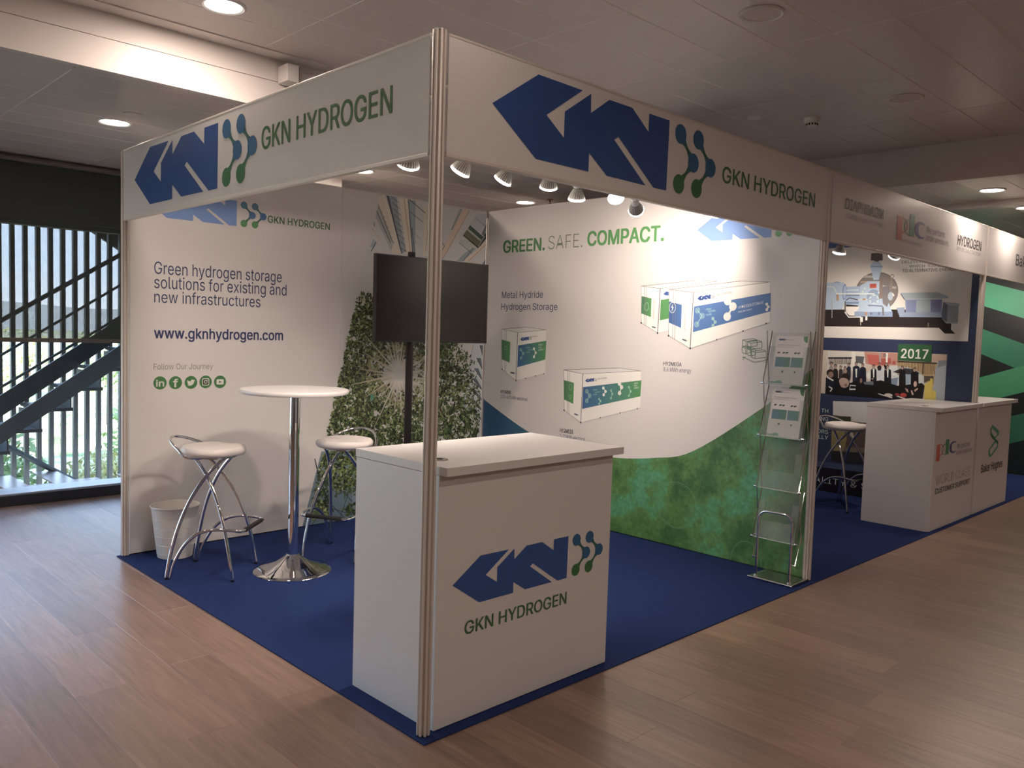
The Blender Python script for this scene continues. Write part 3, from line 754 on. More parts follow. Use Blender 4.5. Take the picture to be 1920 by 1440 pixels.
ml((150,35),(430,960),.006,(215,195,180),4); ml((215,45),(440,960),.004,(50,48,58),4)
for k in range(9): ml((270+17*k, 60+100*k), (390+16*k, 165+96*k), .0035, (62,60,68), 5)
mp([(400,80),(530,110),(600,940),(520,940)], (212,188,172), 2); ml((480,105),(575,930),.006,(190,130,112),4)
mp([(545,120),(660,138),(655,940),(600,940)], (142,150,158), 2); ml((545,120),(615,940),.007,(70,72,84),4); ml((600,560),(640,940),.010,(84,90,110),4)
ml((560,118),(812,332),.006,(78,70,70),5); ml((560,300),(772,472),.005,(110,98,96),5); ml((590,610),(745,745),.004,(140,122,116),5); ml((640,760),(760,850),.003,(160,140,130),5)
mp([(790,200),(850,210),(830,1000),(780,1000)], (206,184,168), 2); ml((850,640),(800,960),.004,(180,140,120),4)
mp([(1355,265),(1392,270),(1245,590),(1212,590)], (140,138,138), 2); mp([(1400,272),(1502,288),(1085,1045),(1062,940)], (206,170,154), 2)
ml((1502,290),(1085,1045),.004,(160,100,84),4); ml((1070,795),(1110,840),.006,(100,84,80),5); ml((1115,840),(1075,905),.006,(110,92,88),5)
mp([(1615,340),(1790,360),(1790,500),(1630,640),(1500,520)], (178,168,168), 2); ml((1590,398),(1748,532),.004,(110,104,110),4)
mp([(1510,518),(1732,712),(1690,752),(1480,572)], (64,78,72), 4); mp([(1480,572),(1690,752),(1680,770),(1462,594)], (168,158,152), 4)
mp([(1460,594),(1680,775),(1645,868),(1408,668)], (98,94,74), 4); mp([(1408,668),(1645,868),(1638,884),(1402,684)], (40,28,28), 5)
mp([(1790,498),(1790,560),(1740,700),(1690,660)], (112,112,120), 3); mp([(1790,640),(1790,740),(1660,860),(1632,836)], (52,58,58), 4); ml((1740,690),(1640,850),.005,(200,190,186),6)
mp([(1345,745),(1520,760),(1600,880),(1540,960),(1340,790)], (176,170,166), 2); ml((1338,790),(1540,962),.004,(70,60,62),4)
mp([(1300,1080),(1420,960),(1560,870),(1610,890),(1390,1090)], (142,146,156), 3); ml((1560,880),(1400,1085),.010,(104,108,124),4)
mp([(1640,900),(1790,780),(1790,850),(1480,1090),(1400,1085)], (210,180,164), 3); ml((1782,826),(1480,1088),.004,(150,104,92),5)
mp([(1700,1130),(1780,1060),(1785,1140)], (110,116,120), 4)
mp([(0,730),(45,780),(5,880),(-60,860)], (150,156,166), 2); ml((45,785),(-40,930),.006,(50,54,60),4); ml((10,480),(15,540),.006,(80,70,66),4)
ml((-30,560),(120,780),.005,(196,150,132),3)
# right lower tower
def m5(x, y): return (590+x/5.647, 640+y/5.647)
def mq(pts, col, layer=1):
    col = (col[0]+3, col[1], col[2]-9)
    q = []
    for x, y in pts:
        u, z = WY.uz(*m5(x, y)); q.append((min(max(u, eb(z)), xr_), max(z, .012)))
    P.poly(q, pc(col), layer)
mq([(1680,0),(1840,0),(1840,900),(1760,900),(1580,700),(1570,500),(1640,230)], (176,172,176), 1)
P.line(WY.uz(*m5(1680,30)), WY.uz(*m5(1600,430)), .004, pc((120,120,128)), 2)
for k, (x, y) in enumerate([(1740,40),(1705,175),(1680,285),(1658,390),(1638,500),(1615,600),(1600,700)]):
    mq([(x, y), (x+52, y+2), (1835, y+100), (1835, y+130)], (84,92,106), 2); mq([(x-8, y-2), (x, y-2), (1835, y+132), (1835, y+146)], (214,202,194), 3)
# lower glass facade
def mg(pts, col, layer=1):
    q = []
    for x, y in pts:
        u, z = WY.uz(x, y); q.append((min(max(u, eb(z)), xr_), max(z, .012)))
    P.poly(q, pc(col), layer)
mg([(560,850),(905,850),(905,1010),(560,1010)], (104,116,122), 1); mg([(590,930),(660,900),(660,1000),(575,1000)], (88,104,112), 2)
for a, b in (((612,890),(660,940)),((600,925),(650,975)),((640,880),(585,985)),((662,900),(630,990)),((605,905),(662,895)),((595,945),(660,965)),((650,880),(700,960)),((690,880),(660,990))):
    P.line(WY.uz(*a), WY.uz(*b), .0045, pc((30,34,38)), 2)
# trunks
def strip(pts, w0, w1, col, layer):
    sp = spline([(*WY.uz(*p), 0) for p in pts], 5)
    for i in range(len(sp)-1):
        t_ = i/(len(sp)-1); P.line((sp[i].x, sp[i].y), (sp[i+1].x, sp[i+1].y), w0+(w1-w0)*t_, pc(col), layer)
strip([(705,850),(690,805),(675,780),(673,750),(678,715),(690,680),(700,640),(708,600)], .075, .02, (58,42,34), 4)
strip([(676,740),(660,715),(652,690)], .022, .008, (50,38,30), 4); strip([(680,720),(668,700),(655,708)], .02, .008, (50,38,30), 4)
strip([(836,800),(828,775),(818,745),(806,700),(790,670),(775,655)], .035, .012, (92,66,52), 3); strip([(818,745),(800,720),(782,700)], .014, .006, (96,76,62), 3)
strip([(868,820),(880,780),(900,740),(880,730)], .012, .005, (86,76,60), 4); strip([(836,790),(848,765),(855,745)], .012, .005, (80,66,52), 3)
strip([(625,960),(600,900),(590,860)], .010, .006, (40,36,30), 5)
# leaves
ell = [(690,705,62,120,1.0),(688,596,26,44,.9),(665,760,70,70,1),(640,850,60,70,1),(700,830,70,60,1),(850,735,40,80,.85),(835,672,24,44,.8),(760,820,60,70,1),(745,640,70,60,.9),
       (860,800,50,50,.9),(640,900,26,20,.9),(600,955,16,40,.8),(890,800,26,60,.6),(790,800,60,80,.9),(795,700,30,40,.4),(615,985,30,12,.8),(660,960,14,16,.7),(660,640,20,60,.9)]
shades = [(52,60,32),(74,84,42),(92,100,50),(120,124,60),(38,44,26),(28,32,20),(118,126,58),(92,104,42),(164,160,104)]
q = random.Random(3); cnt = 0; blob = 0
while cnt < 11000:
    x = q.uniform(570, 908); y = q.uniform(548, 1000)
    rmin = 9
    for cx, cy, rx, ry, d in ell:
        if q.random() < d: rmin = min(rmin, math.hypot((x-cx)/rx, (y-cy)/ry))
    if rmin > 1+.14*q.gauss(0, 1): continue
    if 712 < x < 906 and 486 < y < 632: continue
    if math.hypot(x-747, y-702) < 24+q.random()*14: continue
    if math.sin(x*.21+y*.05)*math.cos(y*.17-x*.04) > .62 and q.random() < .8: continue
    u, z = WY.uz(x, y)
    if u < eb(z)+.014 or u > xr_-.02 or z < .04: continue
    if blob < 420 and rmin < .8:
        if u < eb(z)+.05 or u > xr_-.05 or z < .08: continue
        blob += 1; r_ = q.uniform(.018, .045); a0 = q.uniform(0, 1); c = q.choice([(40,48,26),(54,64,34),(66,78,38),(34,38,24)])
        P.poly([(u+r_*q.uniform(.6, 1)*math.cos(a0+k*.9), z+r_*q.uniform(.6, 1)*math.sin(a0+k*.9)) for k in range(7)], pc(c), 2.2); continue
    dsun = math.hypot(x-745, y-705); dark = (math.sin(x*.06)*math.cos(y*.045)+1)/2
    c = q.choice(shades[:6] if q.random() < .45+.4*dark else shades)
    if rmin > .9 and q.random() < .4: c = (58, 64, 36)
    if dsun < 60 and q.random() < .5: c = (150,136,84)
    a = q.uniform(0, pi); l = q.uniform(.009, .021); wv = l*.46; ca, sa = math.cos(a), math.sin(a)
    P.poly([(u+ca*l, z+sa*l), (u-sa*wv, z+ca*wv), (u-ca*l, z-sa*l), (u+sa*wv, z-ca*wv)], pc(c), 5+q.randint(0, 3)); cnt += 1
# printed sun star
c = WY.uz(747, 702)
for k in range(40):
    a = 2*pi*k/40+q.uniform(-.05, .05); l = q.uniform(.16, .40)*(1.2 if k % 2 else .8)
    ca, sa = math.cos(a), math.sin(a); c_a, c_b = pc((216,194,176)), pc((156,134,98))
    P.poly([(c[0]+ca*.04-sa*.008, c[1]+sa*.04+ca*.008), (c[0]+ca*l-sa*.003, c[1]+sa*l+ca*.003), (c[0]+ca*l+sa*.003, c[1]+sa*l-ca*.003), (c[0]+ca*.04+sa*.008, c[1]+sa*.04-ca*.008)], [c_a, c_b, c_b, c_a], 10)
P.disc(c, .055, pc((206,188,174)), 11, 24)
P.disc(WY.uz(697, 745), .016, pc((70,140,110)), 10, 12, rz=.026)
P.build('printed_mural', wL, label='printed picture of towers, sun and leafy trees')

# ---- right wall prints
WX = Plane('x', LX); P = Print(WX)
txt(P, 'GREEN.', (944, 474), (1021, 469), (944, 452), pc((56, 112, 48)), .03)
txt(P, 'SAFE.', (1028, 468), (1092, 463), (1028, 443), pc((96, 104, 74)), -.012)
txt(P, 'COMPACT.', (1102, 461), (1244, 450), (1102, 435), pc((66, 130, 60)), .03)
txt(P, 'Metal Hydride', (941, 559), (1018, 558), (941, 547), NAVY, 0)
txt(P, 'Hydrogen Storage', (940, 581), (1045, 581), (940, 569), NAVY, 0)
txt(P, 'HY2MINI', (939, 737), (958, 737), (939, 731), DARK, .012); txt(P, '170-425 kWh electrical', (939, 746), (989, 748), (939, 740), NAVY, 0)
txt(P, 'HY2MEDI', (1050, 810), (1075, 811), (1050, 803), DARK, .012); txt(P, '1-2 MWh electrical', (1050, 821), (1097, 824), (1050, 813), NAVY, 0)
txt(P, 'HY2MEGA', (1244, 685), (1278, 686), (1244, 678), DARK, .012); txt(P, '8.6 MWh energy', (1244, 696), (1296, 698), (1244, 688), NAVY, 0)
P.build('printed_lettering', wR)
P = Print(WX); ua, za = WX.uz(1307, 433); ub, zb = WX.uz(1447, 440); wd = ub-ua
logo(P, ua, WX.uz(1400, 448)[1], wd, LBLUE, mono=(pc((80,120,120)), pc((70,110,150)), pc((90,150,80)))); P.build('printed_logo', wR)
# wave
def wave_mat():
    m = bpy.data.materials.new('green_wave_print'); m.use_nodes = True; n = m.node_tree.nodes; L = m.node_tree.links; p = n['Principled BSDF']
    g = n.new('ShaderNodeTexCoord'); s0 = n.new('ShaderNodeSeparateXYZ'); L.new(g.outputs['Object'], s0.inputs[0])
    t = n.new('ShaderNodeTexNoise'); t.inputs['Scale'].default_value = 2.6; t.inputs['Detail'].default_value = 8; t.inputs['Roughness'].default_value = .68; L.new(g.outputs['Object'], t.inputs[0])
    r = n.new('ShaderNodeValToRGB'); E = r.color_ramp.elements; E[0].position = .40; E[0].color = (*pc((46, 86, 34)), 1); E[1].position = .60; E[1].color = (*pc((64, 130, 88)), 1)
    e1 = E.new(.50); e1.color = (*pc((74, 110, 44)), 1); e2 = E.new(.555); e2.color = (*pc((60, 122, 70)), 1)
    L.new(t.outputs[0], r.inputs[0])
    t2 = n.new('ShaderNodeTexNoise'); t2.inputs['Scale'].default_value = 45; t2.inputs['Detail'].default_value = 4; L.new(g.outputs['Object'], t2.inputs[0])
    hv = n.new('ShaderNodeHueSaturation'); mr0 = n.new('ShaderNodeMapRange'); mr0.inputs[1].default_value = .3; mr0.inputs[2].default_value = .7; mr0.inputs[3].default_value = .78; mr0.inputs[4].default_value = 1.2
    L.new(t2.outputs[0], mr0.inputs[0]); L.new(mr0.outputs[0], hv.inputs['Value']); L.new(r.outputs[0], hv.inputs['Color'])
    mr = n.new('ShaderNodeMapRange'); mr.inputs[1].default_value = 1.75; mr.inputs[2].default_value = 2.75; L.new(s0.outputs[1], mr.inputs[0])
    mx = n.new('ShaderNodeMix'); mx.data_type = 'RGBA'; mx.inputs[7].default_value = (*pc((34, 76, 108)), 1)
    L.new(mr.outputs[0], mx.inputs[0]); L.new(hv.outputs[0], mx.inputs[6]); L.new(mx.outputs[2], p.inputs['Base Color']); p.inputs['Roughness'].default_value = .4; return m
cur = [(-3.03, .90), (-2.97, .86), (-2.41, .642), (-1.9, .575), (-1.566, .564), (-1.2, .61), (-.877, .70), (-.35, 1.061), (-.052, 1.315)]
sp = spline([(a, b, 0) for a, b in cur], 7)
P = Print(WX); P.poly([(-3.03, .012)]+[(p.x, p.y) for p in sp]+[(-.052, .012)], (.1, .2, .1), 0)
P.build('printed_wave', wR, wave_mat(), 'green wave print fading to blue at its left end')
P = Print(WX); RG = pc((84, 124, 84))
def ring_px(cx, cy, rpx, rpy, wd_, col, layer):
    a = WX.uz(cx-rpx, cy); b = WX.uz(cx+rpx, cy); t_ = WX.uz(cx, cy-rpy); d_ = WX.uz(cx, cy+rpy)
    P.ring(((a[0]+b[0])/2, (t_[1]+d_[1])/2), (b[0]-a[0])/2, wd_, col, layer, 40, (t_[1]-d_[1])/2)
P.mark(); ring_px(1269, 947, 37, 43, .0035, RG, 2); ring_px(1268, 948, 35.5, 41, .0018, pc((66,110,66)), 2); ring_px(1408, 852, 5.5, 6, .0028, RG, 2); ring_px(1180, 938, 6, 7, .002, pc((66,104,50)), 2)
for k in range(18):
    a0 = pi*1.15+k*.06; P.line((WX.uz(1269,947)[0]+.17*math.cos(a0), WX.uz(1269,947)[1]+.16*math.sin(a0)), (WX.uz(1269,947)[0]+.17*math.cos(a0+.06), WX.uz(1269,947)[1]+.16*math.sin(a0+.06)), .006, pc((70,112,70)), 1)
ua, za = WX.uz(1398, 1062)
for k in range(14):
    a0 = pi*k/14; a1 = pi*(k+1)/14; P.line((ua+.11*math.cos(a0), .02+.14*math.sin(a0)), (ua+.11*math.cos(a1), .02+.14*math.sin(a1)), .0035, RG, 2)
P.build('printed_bubbles', wR)
# containers
P = Print(WX)
CWH = (226, 208, 194); CW2 = (216, 197, 184); CRF = (204, 186, 174); EDG = (122, 108, 102); CBL = (62, 98, 146); CGR = (66, 128, 62); CDB = (48, 76, 122); CDG = (52, 104, 62)
def k6(x, y): return WX.uz(1180+x/6.857, 480+y/6.857)
def k3(x, y): return WX.uz(900+x/3.13, 400+y/3.13)
def pg(k, pts, col, layer=1): P.poly([k(*p) for p in pts], pc(col) if not isinstance(col[0], tuple) else [pc(c) for c in col], layer)
def ln(k, a, b, col=EDG, wd_=.0035, layer=4): P.line(k(*a), k(*b), wd_, pc(col), layer)
def crate(k, E, D, RF, band, bandc, eb_, ebc, lay=1):
    P.mark()
    pg(k, E, CW2, lay); pg(k, D, CWH, lay); pg(k, RF, CRF, lay)
    pg(k, band, bandc, lay+1); pg(k, eb_, ebc, lay+1)
    for q_ in (E, RF):
        for a, b in zip(q_, q_[1:]+q_[:1]): ln(k, a, b, EDG, .0028, lay+2)
    ln(k, D[0], D[3], (92,82,80), .006, lay+2); ln(k, D[3], D[2], (178,160,150), .0025, lay+2)
    # door bars on the end face
    for f in (.18, .28):
        a = (E[0][0]+(E[1][0]-E[0][0])*f, E[0][1]+(E[1][1]-E[0][1])*f); b = (E[3][0]+(E[2][0]-E[3][0])*f, E[3][1]+(E[2][1]-E[3][1])*f); ln(k, a, b, (112,100,98), .003, lay+3)
    for c in (E[2], E[3], ): P.disc(k(*c), .007, pc((40,34,34)), lay+3, 8)
    for f in (.33, .66, .95):
        c = (D[3][0]+(D[2][0]-D[3][0])*f, D[3][1]+(D[2][1]-D[3][1])*f); P.disc(k(*c), .005, pc((50,42,42)), lay+3, 8)
    n = 26
    for i in range(n):    # castellated far roof edge
        f0, f1 = i/n, (i+.55)/n; a, b = RF[0], RF[-1] if len(RF) == 4 else RF[1]
        A = (a[0]+(b[0]-a[0])*f0, a[1]+(b[1]-a[1])*f0); B = (a[0]+(b[0]-a[0])*f1, a[1]+(b[1]-a[1])*f1); ln(k, A, B, (120,108,104), .005, lay+3)
crate(k6, [(155,388),(400,420),(365,990),(155,860)], [(400,420),(1000,345),(900,880),(365,990)], [(155,388),(400,418),(1130,325),(860,314)],
      [(405,565),(700,520),(700,760),(395,828)], CGR, [(160,515),(287,545),(278,785),(155,738)], (CDG, CGR, CGR, CDG), 1)
ln(k6, (1130,325), (860,314), EDG, .003, 3)
crate(k6, [(515,432),(828,468),(785,1187),(508,1025)], [(828,468),(1812,335),(1815,850),(785,1187)], [(515,430),(828,466),(1808,335),(1440,322)],
      [(835,650),(1820,475),(1814,712),(820,980)], CBL, [(510,582),(678,628),(668,925),(508,855)], (CDB, CBL, CBL, CDB), 6)
crate(k3, [(130,680),(222,700),(212,982),(130,915)], [(222,700),(388,684),(384,940),(212,982)], [(130,680),(222,700),(388,684),(270,668)],
      [(225,775),(390,748),(384,858),(220,903)], ((44,84,128),(66,128,62),(66,128,62),(44,84,128)), [(127,740),(178,755),(175,876),(127,856)], (CDG, CGR, CGR, CDG), 1)
crate(k3, [(493,920),(605,942),(592,1228),(495,1155)], [(605,942),(946,925),(942,1142),(592,1228)], [(493,918),(605,942),(946,925),(820,908)],
      [(606,1020),(948,980),(942,1074),(600,1148)], ((44,84,128),(66,128,62),(66,128,62),(44,84,128)), [(492,978),(552,995),(548,1118),(493,1092)], (CDG, CGR, CGR, CDG), 1)
P.mark(); LWH = pc((226, 210, 196))
# soft white drops on bands
def drop(k, a, m_, b, r, layer, col=LWH):
    A, Mi, B = k(*a), k(*m_), k(*b)
    global NECK, TEAL
    nk = NECK; NECK = col; molecule(P, A, Mi, B, r, (col, col, col), layer); NECK = nk
drop(k6, (1268,580), (1335,650), (1262,780), .028, 9); drop(k6, (1770,620), (1790,655), (1772,690), .010, 9)
drop(k3, (318,795), (328,818), (318,842), .012, 4); drop(k3, (725,1025), (738,1045), (727,1065), .012, 4); drop(k3, (820,1000), (832,1020), (820,1055), .016, 4)
LGT = pc((150, 176, 150))
def mesh_mol(k, a, m_, b, r, layer):
    for c in (a, m_, b):
        c_ = k(*c); P.ring(c_, r, .0022, LGT, layer, 14)
        for j in (-1, 0, 1): P.line((c_[0]-r*.8, c_[1]+j*r*.5), (c_[0]+r*.8, c_[1]+j*r*.5), .0016, LGT, layer); P.line((c_[0]+j*r*.5, c_[1]-r*.8), (c_[0]+j*r*.5, c_[1]+r*.8), .0016, LGT, layer)
    P.line(k(*a), k(*m_), .004, LGT, layer); P.line(k(*m_), k(*b), .004, LGT, layer)
mesh_mol(k6, (880,700), (940,770), (870,880), .018, 9); mesh_mol(k6, (1078,805), (1108,850), (1078,895), .010, 9)
mesh_mol(k3, (240,800), (255,822), (242,850), .012, 4); mesh_mol(k3, (628,1045), (645,1070), (628,1100), .016, 4); mesh_mol(k3, (700,1090), (708,1102), (700,1118), .008, 4); mesh_mol(k3, (875,1020), (885,1045), (875,1070), .008, 4); mesh_mol(k3, (770,1040), (778,1060), (770,1085), .008, 4)
def kt(k, st, a, b, top, col, wt=0, layer=9):
    """text along a slanted printed baseline"""
    A, B, T = k(*a), k(*b), k(*top); V, F, x0, x1, H = glyphs(st, wt); L_ = B[0]-A[0]; sl_ = (B[1]-A[1])/L_; cap = T[1]-A[1]; b0 = len(P.V)
    for x, y in V:
        uu = (x-x0)/(x1-x0)*L_; P.V.append(P.pl.p3(A[0]+uu, A[1]+uu*sl_+y*cap/H, layer))
    for f in F: P.F.append([b0+i for i in f]); P.K.append([col]*len(f))
kt(k6, 'HYDROGEN STORAGE', (1405,680), (1728,612), (1405,645), LWH, -.005); kt(k6, 'GREEN. SAFE. COMPACT.', (1402,730), (1585,692), (1402,712), LWH, .01)
kt(k6, 'Metal', (990,700), (1055,690), (990,675), LGT); kt(k6, 'Hydride', (1018,727), (1110,712), (1018,700), LGT); kt(k6, 'inside', (990,770), (1060,757), (990,745), LGT)
kt(k6, 'GKN HYDROGEN', (1122,512), (1320,478), (1122,488), pc((100,92,90)), .005); kt(k6, 'HY2MEGA', (1120,540), (1235,522), (1120,520), pc((140,130,124)), -.005)
kt(k3, 'GREEN.', (344,778), (370,774), (344,768), LWH, .02, 5); kt(k3, 'SAFE.', (344,792), (364,789), (344,784), LWH, 0, 5); kt(k3, 'COMPACT.', (344,808), (380,803), (344,798), LWH, .02, 5)
kt(k3, 'GREEN.', (905,1003), (930,1000), (905,994), LWH, .02, 5); kt(k3, 'SAFE.', (905,1016), (925,1014), (905,1008), LWH, 0, 5); kt(k3, 'COMPACT.', (905,1031), (936,1027), (905,1021), LWH, .02, 5)
for k_, x_, y_ in ((k3, 272, 792), (k3, 665, 1040)):
    kt(k_, 'Metal', (x_, y_), (x_+22, y_-2), (x_, y_-8), LGT, 0, 5); kt(k_, 'Hydride', (x_+10, y_+14), (x_+40, y_+11), (x_+10, y_+6), LGT, 0, 5); kt(k_, 'inside', (x_, y_+28), (x_+22, y_+25), (x_, y_+20), LGT, 0, 5)
kt(k3, 'GKN HYDROGEN', (292,730), (338,724), (292,722), pc((100,92,90)), .005, 5); kt(k3, 'GKN HYDROGEN', (690,976), (745,970), (690,967), pc((100,92,90)), .005, 5)
def mini_logo(k, a, b, layer, col=BLUE):
    A, B = k(*a), k(*b); wd_ = B[0]-A[0]; sl_ = (B[1]-A[1])/wd_
    P.poly([(A[0]+x*wd_, A[1]+(x*wd_)*sl_+z*wd_) for x, z in LOGO], col, layer)
    for dx in (0, .13):
        P.path([(A[0]+(1.06+dx)*wd_, A[1]+sl_*wd_+.26*wd_), (A[0]+(1.17+dx)*wd_, A[1]+sl_*wd_+.14*wd_), (A[0]+(1.06+dx)*wd_, A[1]+sl_*wd_+.02*wd_)], .035*wd_, pc((70,90,90)), layer)
mini_logo(k6, (875,577), (1048,552), 9); mini_logo(k3, (237,750), (288,744), 4); mini_logo(k3, (618,992), (670,986), 4)
mini_logo(k6, (680,1080), (735,1098), 9, NAVY); mini_logo(k6, (288,915), (335,930), 4, NAVY); mini_logo(k3, (178,938), (202,944), 4, NAVY); mini_logo(k3, (552,1180), (574,1188), 4, NAVY)
pg(k6, [(440,490),(475,455),(508,462),(508,508),(465,505)], (40,74,130), 4)
P.ring(k6(557,663), .026, .003, LWH, 9, 24, .036); P.poly([k6(565,615), k6(540,665), k6(556,668), k6(548,715), k6(574,658), k6(558,656)], LWH, 9)
P.ring(k6(225,650), .018, .0025, LGT, 4, 18, .028); P.ring(k3(152,790), .016, .0022, LGT, 4, 14); P.ring(k3(532,1020), .016, .0025, LGT, 4, 14, .022); P.ring(k3(530,1078), .011, .0022, LGT, 4, 14, .015)
def vtext(k, st, cx, y0, y1, wpx, col, layer):
    A = k(cx, y0); B = k(cx, y1); V, F, x0, x1, H = glyphs(st, 0); Lz = A[1]-B[1]; capu = k(cx+wpx, y0)[0]-A[0]; b0 = len(P.V)
    for x, y in V: P.V.append(P.pl.p3(A[0]+capu*(1-y/H), B[1]+(x-x0)/(x1-x0)*Lz, layer))
    for f in F: P.F.append([b0+i for i in f]); P.K.append([col]*len(f))
GV = pc((150, 136, 128))
vtext(k6, 'HYDROGEN CUBE', 712, 635, 955, 26, GV, 9); vtext(k6, 'SMART CUBE', 312, 558, 805, 20, GV, 4)
vtext(k6, 'GKN', 180, 540, 620, 20, CDB and pc((40,60,90)), 4)
# stacked box sketch with arrow
P.mark()
OG = pc((96, 112, 84))
def bxs(x, y, w_, h_, d_, e_):
    for a, b in (((x,y),(x+e_,y+h_*.22)),((x,y),(x,y+h_)),((x,y+h_),(x+e_,y+h_*1.22)),((x+e_,y+h_*.22),(x+e_,y+h_*1.22)),((x+e_,y+h_*.22),(x+e_+w_,y)),((x+e_,y+h_*1.22),(x+e_+w_,y+h_)),((x+e_+w_,y),(x+e_+w_,y+h_)),((x,y),(x+w_,y-h_*.25)),((x+w_,y-h_*.25),(x+e_+w_,y))):
        P.line(k6(*a), k6(*b), .0042, OG, 4)
bxs(1455, 1080, 140, 75, 0, 50); bxs(1522, 1105, 140, 78, 0, 44); bxs(1450, 1170, 60, 72, 0, 48); bxs(1515, 1195, 60, 75, 0, 50); bxs(1572, 1225, 145, 78, 0, 48)
P.path([k6(1462,1300), k6(1612,1368), k6(1775,1338)], .0045, OG, 4); P.path([k6(1472,1338), k6(1462,1298), k6(1500,1302)], .0045, OG, 4); P.path([k6(1745,1320), k6(1777,1338), k6(1752,1368)], .0045, OG, 4)
P.build('printed_containers', wR, label='printed drawings of white storage containers')

# ---- second booth wall prints (machine + people picture)
W2 = Plane('x', 6.02); P = Print(W2)
def soft(c): return (c[0]+8, c[1], c[2]-15) if c[2] > c[0] else c
def a6(x, y): return W2.uz(1540+x/6.4, 460+y/6.4)
def pa(pts, col, layer=2):
    col = soft(col); P.poly([a6(*p) for p in pts], pc(col), layer)
def la(a, b, wd_, col, layer=5):
    col = soft(col); P.line(a6(*a), a6(*b), wd_, pc(col), layer)
c1 = W2.uz(1815, 640); c0 = W2.uz(1548, 633)
P.poly([(c0[0]-1.2, (c0[1]+c1[1])/2), (c1[0], (c0[1]+c1[1])/2), (c1[0], 2.5), (c0[0]-1.2, 2.5)], pc((206, 186, 172)), 1)
P.poly([a6(-60,-60), a6(420,-60), a6(450,20), a6(130,35), a6(-60,50)], pc((70,92,132)), 2)
P.build('printed_board', w2)
P = Print(W2)
BR = (58,42,38); LB = (150,168,200); MB_ = (118,138,176); DB = (92,106,150)
pa([(-200,770),(1000,770),(1440,860),(1560,930),(1555,1010),(1608,1060),(1480,1058),(1412,990),(-200,968)], (44,32,30), 2)
def disc6(cx, cy, rx, ry, col, layer):
    col = soft(col);
    A = a6(cx-rx, cy); B = a6(cx+rx, cy); T_ = a6(cx, cy-ry); D_ = a6(cx, cy+ry)
    P.disc(((A[0]+B[0])/2, (T_[1]+D_[1])/2), (B[0]-A[0])/2, pc(col), layer, 30, (T_[1]-D_[1])/2)
disc6(665, 560, 258, 240, (112,96,90), 3); disc6(665, 560, 245, 228, (124,108,102), 4)
la((510,375),(640,378),.02,(168,152,142)); la((740,492),(900,510),.02,(168,152,142)); la((470,440),(560,440),.014,(180,140,110))
pa([(600,95),(735,88),(738,180),(690,185),(690,198),(640,195),(640,183),(595,182)], (88,72,68), 6)
pa([(625,200),(705,200),(735,250),(735,265),(700,370),(690,415),(625,415),(618,370),(590,265),(592,245)], LB, 6); la((590,255),(735,255),.012,(120,138,170),7)
disc6(180, 600, 125, 165, MB_, 5); pa([(-200,450),(270,447),(300,480),(300,640),(250,770),(-200,775)], LB, 5); disc6(280, 560, 26, 95, (96,116,170), 6); disc6(282, 560, 18, 80, (140,160,196), 7)
la((-100,500),(150,500),.008,(200,205,215),8); la((150,500),(185,580),.008,(190,195,205),8); la((180,582),(640,582),.010,(200,205,215),9); la((130,655),(130,870),.008,(150,150,160),8)
pa([(280,500),(470,490),(480,560),(470,735),(290,720)], (136,156,192), 5); la((300,540),(450,535),.012,(170,186,214),6); la((290,600),(460,600),.012,(100,118,160),6); la((300,690),(450,690),.014,(96,112,150),6); la((300,722),(440,735),.02,(30,26,34),6)
pa([(470,480),(520,455),(560,430),(700,430),(745,480),(800,560),(812,690),(850,800),(855,858),(400,850),(410,800),(450,760)], LB, 6)
disc6(628, 615, 80, 85, MB_, 7); disc6(632, 648, 60, 58, (166,182,210), 8); disc6(632, 648, 42, 40, (134,152,188), 9)
for k in range(6): disc6(632+48*math.cos(k*pi/3), 648+46*math.sin(k*pi/3), 6, 6, (90,104,140), 10)
pa([(582,462),(664,458),(664,512),(584,515)], (198,84,66), 10); la((592,475),(655,473),.008,(150,50,40),11); la((592,492),(655,490),.008,(150,50,40),11)
pa([(720,500),(820,480),(830,640),(790,740),(740,700)], (116,104,104), 7); la((722,400),(712,640),.03,(128,104,94),8); la((850,350),(835,540),.022,(140,116,104),8)
disc6(852, 372, 24, 26, (150,130,118), 7); disc6(852, 372, 15, 16, (206,186,172), 8); disc6(832, 610, 32, 52, (150,160,184), 9); pa([(848,580),(866,572),(880,605),(864,615)], (214,206,200), 10)
la((300,660),(340,630),.01,(80,72,70),10); la((340,630),(440,655),.01,(80,72,70),10); la((440,655),(560,650),.01,(190,176,166),10); la((290,670),(285,800),.012,(90,80,76),10); la((285,800),(330,862),.012,(190,180,172),10); la((330,862),(480,860),.012,(200,190,180),10)
pa([(295,735),(440,735),(445,770),(410,800),(400,845),(340,845),(298,800)], (206,188,174), 7)
pa([(400,795),(480,795),(560,800),(855,795),(855,858),(400,852)], MB_, 8); disc6(600, 820, 16, 16, DB, 9); disc6(692, 820, 16, 16, DB, 9); la((740,740),(745,840),.016,(110,100,98),9); la((560,720),(740,730),.012,(96,108,150),9)
la((515,640),(515,655),.03,(176,110,80),11); la((198,590),(198,665),.024,(170,130,100),11); la((540,800),(540,840),.024,(170,120,90),11); la((484,862),(484,920),.026,(214,206,200),11); la((542,850),(542,900),.02,(200,190,184),11); la((475,900),(475,960),.006,(200,180,160),11); la((1285,930),(1285,980),.012,(120,96,80),8)
for x in (525, 530, 690, 500): disc6(x, 520+(x % 7)*12, 10, 12, (176,190,216), 9)
